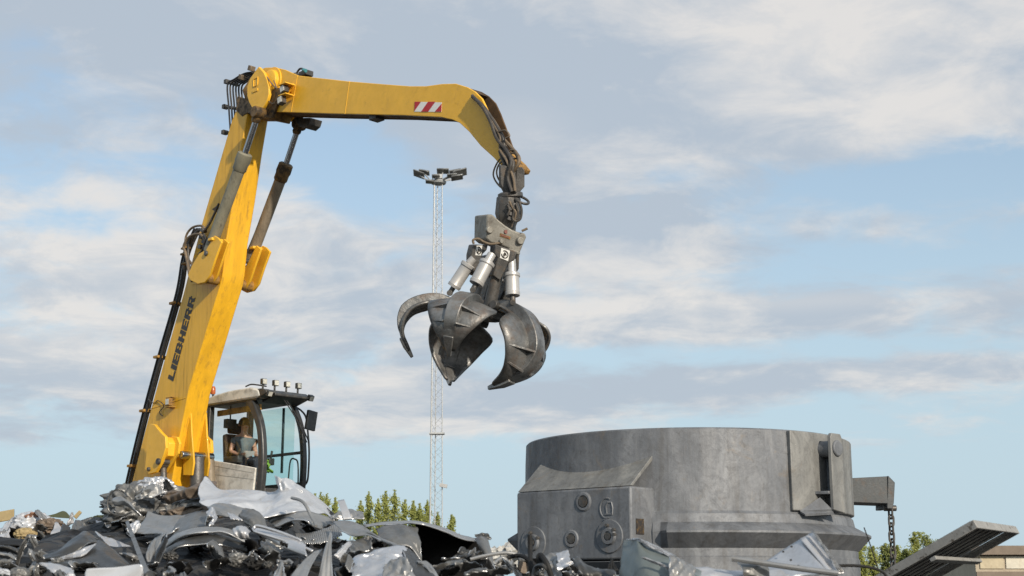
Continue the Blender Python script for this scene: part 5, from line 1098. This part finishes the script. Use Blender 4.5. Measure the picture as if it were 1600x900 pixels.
S_('dark_slot', 'dark rectangular slot cut in the bright rail', 'black2', [(438,846.5),(449,850)], [(438,850.5),(449,854.5)], 9.75, cat='slot')
S_('metal_sheet', 'ribbed grey strip curving along under the biggest pale sheet', 'zinc', [(462,834,10.9),(485,833,10.8),(508,826,10.8),(530,817,10.9)], [(466,848,10.6),(490,850,10.5),(512,846,10.5),(534,836,10.6)], ribs=22, ribh=.008, nx=150, ny=8)
S_('metal_sheet', 'grey rounded lump of sheet below the slotted rail', 'grey', [(408,846,10.3),(424,850,10.2),(442,862,10.2)], [(412,862,10.0),(424,868,9.9),(438,874,9.9)], bulge=.08)
S_('metal_sheet', 'pale dome-like fragment beside the start of the slotted rail', 'pale', [(366,826,10.3),(380,822,10.2),(392,832,10.2)], [(368,838,10.1),(380,842,10.1),(390,842,10.1)], bulge=.07)
S_('blade_offcut', 'tall pointed grey shard standing up in the foreground', 'zinc', [(515.5,832,9.2),(518,833,9.2)], [(497,905,8.9),(520,905,8.9)], bulge=.03, cat='offcut', ny=24, fold=.003, rough_edge=0)
S_('blade_offcut', 'long slanting grey channel leaning against the tall pointed shard', 'zinc', [(492,862,9.2),(503,859,9.3)], [(452,905,8.7),(478,905,8.7)], bulge=.05, cat='offcut', ny=20, fold=.003, rough_edge=0)
S_('blade_offcut', 'curved bright tongue rising behind the tall pointed shard', 'pale', [(545,847,9.4),(550,850,9.4)], [(522,868,9.2),(530,874,9.2)], bulge=.03, cat='offcut')
S_('blade_offcut', 'short upright grey spike with a clean point near the bottom edge', 'zinc', [(439,878,8.9),(441,878,8.9)], [(424,905,8.7),(447,905,8.7)], cat='offcut')
S_('blade_offcut', 'small ribbed fragment curling by the tongue', 'grey', [(545,866,9.3),(552,876,9.3)], [(540,884,9.2),(546,894,9.2)], ribs=5, nx=50, cat='offcut')
S_('metal_sheet', 'wide grey strap twisting from the stub down toward the dark canopy', 'zinc', [(521,816,10.6),(548,815,10.5),(572,826,10.3),(594,840,10.1),(618,850,9.9),(638,858,9.8)], [(534,830,10.3),(552,838,10.2),(576,836,10.1),(598,846,9.95),(616,856,9.8),(630,859,9.7)], bulge=.02, nx=60)
S_('metal_sheet', 'dark lower length of the twisting strap falling to the bottom edge', 'dark', [(628,858,9.6),(640,858,9.7)], [(650,906,8.9),(684,906,8.9)], bulge=.05, ny=26)
S_('metal_sheet', 'thin shiny loop of sheet beside the falling dark strap', 'zinc', [(652,876,9.2),(668,880,9.2),(680,892,9.1),(686,906,9.0)], [(654,882,9.15),(664,888,9.1),(674,898,9.0),(678,908,9.0)], bulge=.03)
S_('metal_sheet', 'crushed silvery sheet with sharp creases in the lower middle', 'bright', [(556,884,9.6),(576,864,9.7),(600,858,9.7),(630,858,9.7)], [(546,906,9.1),(580,906,9.0),(610,906,9.0),(644,906,9.0)], crumple=.10, fr=5, nx=60, ny=36, sharp=25)
S_('metal_sheet', 'grey crumpled sheet continuing below the silvery one near the strap', 'zinc', [(600,880,9.0),(620,872,9.0),(634,874,9.0)], [(596,908,8.8),(625,908,8.8),(655,908,8.8)], crumple=.06, fr=6, nx=40, ny=20, sharp=25)
S_('steel_stub', 'upright pale flat stub sticking out against the birch trees', 'pale', [(528,783,10.9),(538,781,10.9)], [(537,812,10.7),(550,811,10.7)], bulge=.01, solid=.012, cat='stub', fold=0, rough_edge=0)
S_('metal_sheet', 'low grey sheet with a white lip behind the upright stub', 'zinc', [(516,806,11.2),(545,797,11.3),(568,801,11.3)], [(520,812,11.1),(546,811,11.1),(569,811,11.1)], bulge=.02)
S_('metal_sheet', 'dark pointed flap at the end of the biggest pale sheet', 'dark', [(511,794,11.5),(518,800,11.5)], [(522,813,11.4),(533,811,11.4)])
# ---- dark canopy sheet
S_('metal_sheet', 'long thin ribbed roof of the dark canopy in the middle of the heap', 'zinc', [(568,820,11.8),(610,815,11.9),(652,815,12.1),(690,824,12.2),(726,838,12.2),(745,842,12.2)], [(572,822,10.6),(612,819,10.5),(655,819,10.4),(690,830,10.5),(722,842,10.7),(743,846,10.9)], crumple=.02, ribs=5, ribh=.004, nx=80)
S_('metal_sheet', 'dull black shade fill at the back of the canopy, single flat patch', 'black2', [(650,816,11.8),(692,828,11.8),(724,841,11.8),(756,848,11.6)], [(650,905,11.5),(700,905,11.5),(740,905,11.4),(776,905,11.2)], bulge=.03, nx=40, ny=18)  # black sheet paints the shade inside the canopy
S_('metal_sheet', 'dark folded end flap hanging from the canopy tip', 'grey', [(742,842,10.9),(752,838,10.9),(762,842,11.0)], [(756,872,10.7),(768,880,10.6),(776,900,10.5)], bulge=.05, ribs=1, ribh=.02)
S_('metal_sheet', 'small jagged piece on the tip of the canopy against the sky', 'dark', [(741,836,11.1),(755,834,11.1),(762,836,11.1),(768,842,11.1)], [(744,839,11.0),(752,838,11.0),(757,842,11.0),(765,842,11.0)], crumple=.03)
S_('metal_sheet', 'soft grey folded sheet tucked inside the canopy', 'grey', [(588,832,10.6),(612,824,10.5),(636,822,10.4),(654,824,10.4)], [(592,850,10.2),(620,852,10.1),(640,856,10.1),(658,880,10.1)], crumple=.06, fr=3, nx=50, ny=20, bulge=.04)
S_('metal_sheet', 'grey punched plate in the hollow below the wide strap', 'grey', [(544,846,10.2),(562,844,10.2),(580,842,10.2)], [(548,862,10.0),(564,864,10.0),(582,858,10.0)], bulge=.02)
S_('metal_sheet', 'faint grey rib crossing low inside the canopy mouth', 'dark', [(690,872),(720,872),(760,868)], [(690,876),(720,877),(762,874)], 10.1)
S_('metal_sheet', 'bent light strip at the bottom below the canopy mouth', 'grey', [(725,896,9.4),(740,890,9.4),(760,888,9.4)], [(726,900,9.3),(742,895,9.3),(762,893,9.3)], bulge=.02)
# ---- wires and small bits in the gap by the ladle block
for i, (pts, r_, mt, lb) in enumerate((([(735,874,9.6),(760,868,9.6),(790,864,9.6),(815,868,9.6)], .012, 'zinc', 'long pale bent wire spanning the gap beside the ladle'), ([(792,872,9.4),(810,868,9.4),(825,874,9.3),(840,888,9.2)], .014, 'black2', 'black bowed hose just below the long pale wire'), ([(828,836,9.2),(828.5,860,9.2),(829,882,9.1),(834,902,9.1)], .016, 'black2', 'thick black rod standing up before the ladle block'), ([(848,888,9.0),(842,872,9.0),(845,868,9.0),(854,880,8.9),(862,902,8.9)], .018, 'black2', 'black hose bending over near the thick rod'), ([(832,904,9.0),(838,886,9.0),(850,884,8.9),(860,896,8.9)], .014, 'dark', 'second dark hose arching at the foot of the black rod'), ([(774,880,9.3),(784,873,9.3),(792,878,9.3),(800,892,9.2)], .016, 'zinc', 'small silvery hoop at the canopy end'))):
    wire('bent_wire' if 'wire' in lb else 'hose' if 'hose' in lb else 'rod', lb, mt, pts, r_, cat='wire' if 'wire' in lb else 'hose' if 'hose' in lb else 'rod' if 'rod' in lb else 'hoop')
q = P(816, 888, 9.3); o = MB().revolve((0, 0, 0), (.5, -1, .3), [(0, .032), (.008, .038), (.02, .038)], 24).build('rusty_disc', M['brown'], None); o.location = q; tag(o, 'small brown rusty disc among black hoses before the ladle', 'disc')
S_('metal_sheet', 'dark slanting strip crossing the black hoses', 'dark', [(784,872,9.25),(790,876,9.25)], [(812,906,9.0),(822,906,9.0)])
S_('metal_sheet', 'white crumpled foil scrap before the bottom of the ladle block', 'bright', [(868,866,9.2),(878,862,9.2),(889,860,9.2)], [(872,892,9.0),(884,888,9.0),(896,882,9.0)], crumple=.05, fr=9, nx=34, ny=22, sharp=20)
S_('metal_sheet', 'dull grey crumpled scrap beside the white foil scrap', 'zinc', [(846,874,9.3),(858,868,9.3),(870,866,9.3)], [(852,900,9.0),(864,902,9.0),(876,896,9.0)], crumple=.05, fr=8, nx=34, ny=22, sharp=20)
S_('metal_sheet', 'dark curved bracket with a light upper edge', 'dark', [(896,872,8.9),(905,872,8.9),(918,884,8.8),(940,890,8.8),(962,892,8.8)], [(897,884,8.8),(905,892,8.7),(918,904,8.7),(938,908,8.7),(960,908,8.7)], bulge=.04)
S_('metal_sheet', 'small black pointed scrap beside the large grey-green panel', 'black2', [(955,874,8.9),(957,876,8.9)], [(948,892,8.8),(966,892,8.8)])
# ---- large panel, bright bracket and bar before the ladle
gp = S_('body_panel', 'large grey-green pressed panel with a folded edge before the ladle', 'greygreen', [(975,844,8.6),(990,842,8.5),(1004,850,8.4),(1040,868,8.3),(1096,893,8.2)], [(966,912,8.5),(985,912,8.3),(1005,912,8.2),(1040,912,8.1),(1090,912,8.0)], bulge=.03, nx=60, ny=20, cat='panel')
def onpanel(name, mt, top, bot, **k):
    o = S_(name, None, mt, top, bot, parent=gp, **k); o.matrix_parent_inverse = Matrix.Translation(-gp.location); return o
onpanel('pressed_groove', 'pale', [(1004,870,8.18),(1030,879,8.14),(1054,892,8.1)], [(1003,872.5,8.18),(1028,883,8.14),(1051,894,8.1)], bulge=.008, solid=.003)
onpanel('panel_edge', 'bright', [(978,842.5,8.52),(992,841,8.45),(1008,846,8.38),(1050,866,8.28),(1068,878,8.22)], [(996,844,8.45),(1008,851,8.36),(1030,862,8.3),(1050,872,8.25),(1066,881,8.2)], solid=.004)
S_('metal_sheet', 'pale crumpled strip at the bottom edge between panel and bracket', 'pale', [(1070,885,8.4),(1110,890,8.4),(1160,893,8.4),(1230,892,8.4)], [(1070,912,8.2),(1110,912,8.2),(1160,912,8.2),(1230,912,8.2)], crumple=.03, bulge=.03, nx=50)
S_('metal_sheet', 'grey flap with a round hole edge beside the large panel', 'zinc', [(1046,868,8.15),(1066,876,8.15),(1086,887,8.15)], [(1044,912,8.0),(1066,912,8.0),(1084,912,8.0)], bulge=.02)
br = S_('folded_bracket', 'bright silver folded bracket tilted in front of the ladle', 'bright', [(1190,881,8.5),(1214,866,8.5),(1240,849,8.5),(1252,841,8.5)], [(1222,906,8.3),(1246,900,8.25),(1280,898,8.2),(1300,896,8.2)], bulge=.0, ribs=1.5, ribh=.02, nx=60, ny=16, cat='bracket', solid=.005)
def onbr(name, mt, top, bot, **k):
    o = S_(name, None, mt, top, bot, parent=br, **k); o.matrix_parent_inverse = Matrix.Translation(-br.location); return o
onbr('bracket_flange', 'pale', [(1250,842,8.45),(1262,836,8.5),(1270,831,8.5)], [(1298,898,8.18),(1308,897,8.2),(1318,896,8.25)], ribs=1.2, ribh=.016, solid=.005, nx=30, ny=14)
onbr('bracket_lip', 'zinc', [(1268,830,8.42),(1274,834,8.44)], [(1310,893,8.16),(1318,893,8.2)], solid=.004)
for (x, y) in ((1224,862),(1237,854),(1236,875),(1248,884),(1290,890),(1295,888)):
    MB().revolve(P(x, y, 8.33) , (0, 1, 0), [(0, .006), (.01, .006)], 10).build('bolt_hole', M['black2'], br).matrix_parent_inverse = Matrix.Translation(-br.location)
wire('steel_bar', 'slim grey bar lying across before the bright bracket', 'zinc', [(1144,873,8.2),(1180,878,8.15),(1220,884,8.1),(1262,890,8.05),(1310,896,8.0)], .016, cat='bar')
S_('metal_sheet', 'dark torn sheet hanging below the slim grey bar', 'grey', [(1152,877,8.3),(1170,879,8.3),(1196,884,8.3)], [(1160,908,8.2),(1180,908,8.2),(1205,908,8.2)], crumple=.03, bulge=.05)
wire('thin_antenna', 'hair-thin upright rod between the ladle and the chain', 'black2', [(1350,824,9.5),(1360,852,9.5),(1373,892,9.5)], .004, cat='rod')
wire('hose', 'thin black hose arching low in front of the grating', 'black2', [(1232,899,8.6),(1262,890,8.6),(1310,884,8.6),(1350,885,8.6),(1378,893,8.6),(1388,906,8.6)], .009, cat='hose')
# ---- tilted grating
def grating():
    A, B = P(1520.5, 812, 10.6), P(1587, 822, 11.7); D = P(1368, 899, 11.2); v1 = D - A; v2 = B - A
    nrm = v2.cross(v1).normalized(); 
    if nrm.z > 0: nrm = -nrm                              # underside
    gr = empty('steel_grating', A, 0, 'raised grey louvred steel grating seen from below with slats and cross bars', 'grating')
    L1, L2 = v1.length * 1.25, v2.length; a, b_ = v1.normalized(), v2.normalized()
    def bar(p0, p1, wd, dp, name, mt='white3', inn=None):
        d = (p1 - p0).normalized(); sdv = inn if inn is not None else nrm.cross(d)
        MB().prism([p0, p1, p1 + sdv * wd, p0 + sdv * wd], nrm * dp).build(name, M[mt], gr, bevel=.004)
    bar(Vector(), a * L1, .02, .065, 'side_rail', inn=b_); bar(b_ * (L2 - .02), b_ * (L2 - .02) + a * L1, .02, .065, 'side_rail', inn=b_)
    bar(b_ * .022, b_ * (L2 - .022), .02, .065, 'end_rail', inn=a)
    for k, t in enumerate((.44, .93)):
        o_ = a * (v1.length * t) + nrm * .088; bar(o_ - b_ * .0, o_ + b_ * (L2 + .02), .055, .03, 'cross_bar', inn=a)
    NS = 8
    for k in range(NS):
        o_ = b_ * (.05 + (L2 - .1) * (k + .5) / NS) + nrm * .02; d = nrm
        MB().prism([o_ + a * .03, o_ + a * (L1 - .03), o_ + a * (L1 - .03) + d * .012, o_ + a * .03 + d * .012], b_ * .012).build('slat', M['slat'], gr)
    MB().prism([a * .03 + b_ * .03, a * (L1 - .03) + b_ * .03, a * (L1 - .03) + b_ * (L2 - .03), a * .03 + b_ * (L2 - .03)], -nrm * .006).build('top_plate', M['black2'], gr)
M['slat'] = pmat('grey_slat_paint', (.42, .42, .40), .6, .1, var=.3)
M['white3'] = pmat('chipped_grey_white_paint', (.27, .265, .25), .65, .05, (.06, .05, .04), .9, 9, bump=.2, var=.1, lo=.55, hi=.66)
grating()

# ---- smaller pieces spread over the heap: every one its own thing
rg = random.Random(42)
kinds = {'bent sheet': ('metal_sheet', 'metal sheet'), 'narrow strip': ('metal_strip', 'metal strip'), 'crumpled wad': ('crushed_metal', 'crushed metal'), 'curled offcut': ('curled_offcut', 'offcut'), 'twisted ribbon': ('twisted_ribbon', 'metal strip'), 'folded plate': ('folded_plate', 'metal plate')}
tones = [('dark grey', 'dark'), ('dull grey', 'grey'), ('shiny zinc-grey', 'zinc'), ('pale', 'pale'), ('black', 'black2'), ('rust brown', 'brown'), ('silvery', 'bright')]
wts = [5, 6, 5, 2, 4, 2, 2]
regions = [(-10,60,830,885,13.4,9.6,'below the tan board'), (60,130,838,880,13,10,'between the tan board and the crushed bale'), (130,205,836,880,12.6,10,'below the dark tangle near the thin looping strap'), (165,260,806,850,12.6,11.2,'at the foot of the crushed bale'), (225,320,842,896,10.8,8.8,'in the hollow under the light-edged curved sheet'), (320,400,836,896,10.6,8.8,'in the dark hollow beneath the cab'), (395,470,846,898,10.2,8.8,'below the slotted rail'), (405,520,812,850,11.0,10.4,'inside the arch of the biggest pale sheet'), (520,590,828,896,10.4,9.1,'between the tall pointed shard and the crushed silvery sheet'), (600,780,826,860,13.0,12.3,'on the far slope behind the dark canopy'), (665,780,868,900,10.0,9.0,'in the canopy mouth'), (775,870,880,902,10.5,9.0,'in the gap beside the ladle block'), (870,1000,888,905,10.5,8.9,'at the bottom edge before the ladle block'), (0,300,874,905,9.6,8.4,'along the bottom edge below the rolled sheet')]
for (x0, x1, y0, y1, Ya, Yb, where) in regions:
    dkw = 'hollow' in where or 'mouth' in where or 'arch' in where or 'canopy' in where  # shade of the hollows put into piece colours: only darker tones there
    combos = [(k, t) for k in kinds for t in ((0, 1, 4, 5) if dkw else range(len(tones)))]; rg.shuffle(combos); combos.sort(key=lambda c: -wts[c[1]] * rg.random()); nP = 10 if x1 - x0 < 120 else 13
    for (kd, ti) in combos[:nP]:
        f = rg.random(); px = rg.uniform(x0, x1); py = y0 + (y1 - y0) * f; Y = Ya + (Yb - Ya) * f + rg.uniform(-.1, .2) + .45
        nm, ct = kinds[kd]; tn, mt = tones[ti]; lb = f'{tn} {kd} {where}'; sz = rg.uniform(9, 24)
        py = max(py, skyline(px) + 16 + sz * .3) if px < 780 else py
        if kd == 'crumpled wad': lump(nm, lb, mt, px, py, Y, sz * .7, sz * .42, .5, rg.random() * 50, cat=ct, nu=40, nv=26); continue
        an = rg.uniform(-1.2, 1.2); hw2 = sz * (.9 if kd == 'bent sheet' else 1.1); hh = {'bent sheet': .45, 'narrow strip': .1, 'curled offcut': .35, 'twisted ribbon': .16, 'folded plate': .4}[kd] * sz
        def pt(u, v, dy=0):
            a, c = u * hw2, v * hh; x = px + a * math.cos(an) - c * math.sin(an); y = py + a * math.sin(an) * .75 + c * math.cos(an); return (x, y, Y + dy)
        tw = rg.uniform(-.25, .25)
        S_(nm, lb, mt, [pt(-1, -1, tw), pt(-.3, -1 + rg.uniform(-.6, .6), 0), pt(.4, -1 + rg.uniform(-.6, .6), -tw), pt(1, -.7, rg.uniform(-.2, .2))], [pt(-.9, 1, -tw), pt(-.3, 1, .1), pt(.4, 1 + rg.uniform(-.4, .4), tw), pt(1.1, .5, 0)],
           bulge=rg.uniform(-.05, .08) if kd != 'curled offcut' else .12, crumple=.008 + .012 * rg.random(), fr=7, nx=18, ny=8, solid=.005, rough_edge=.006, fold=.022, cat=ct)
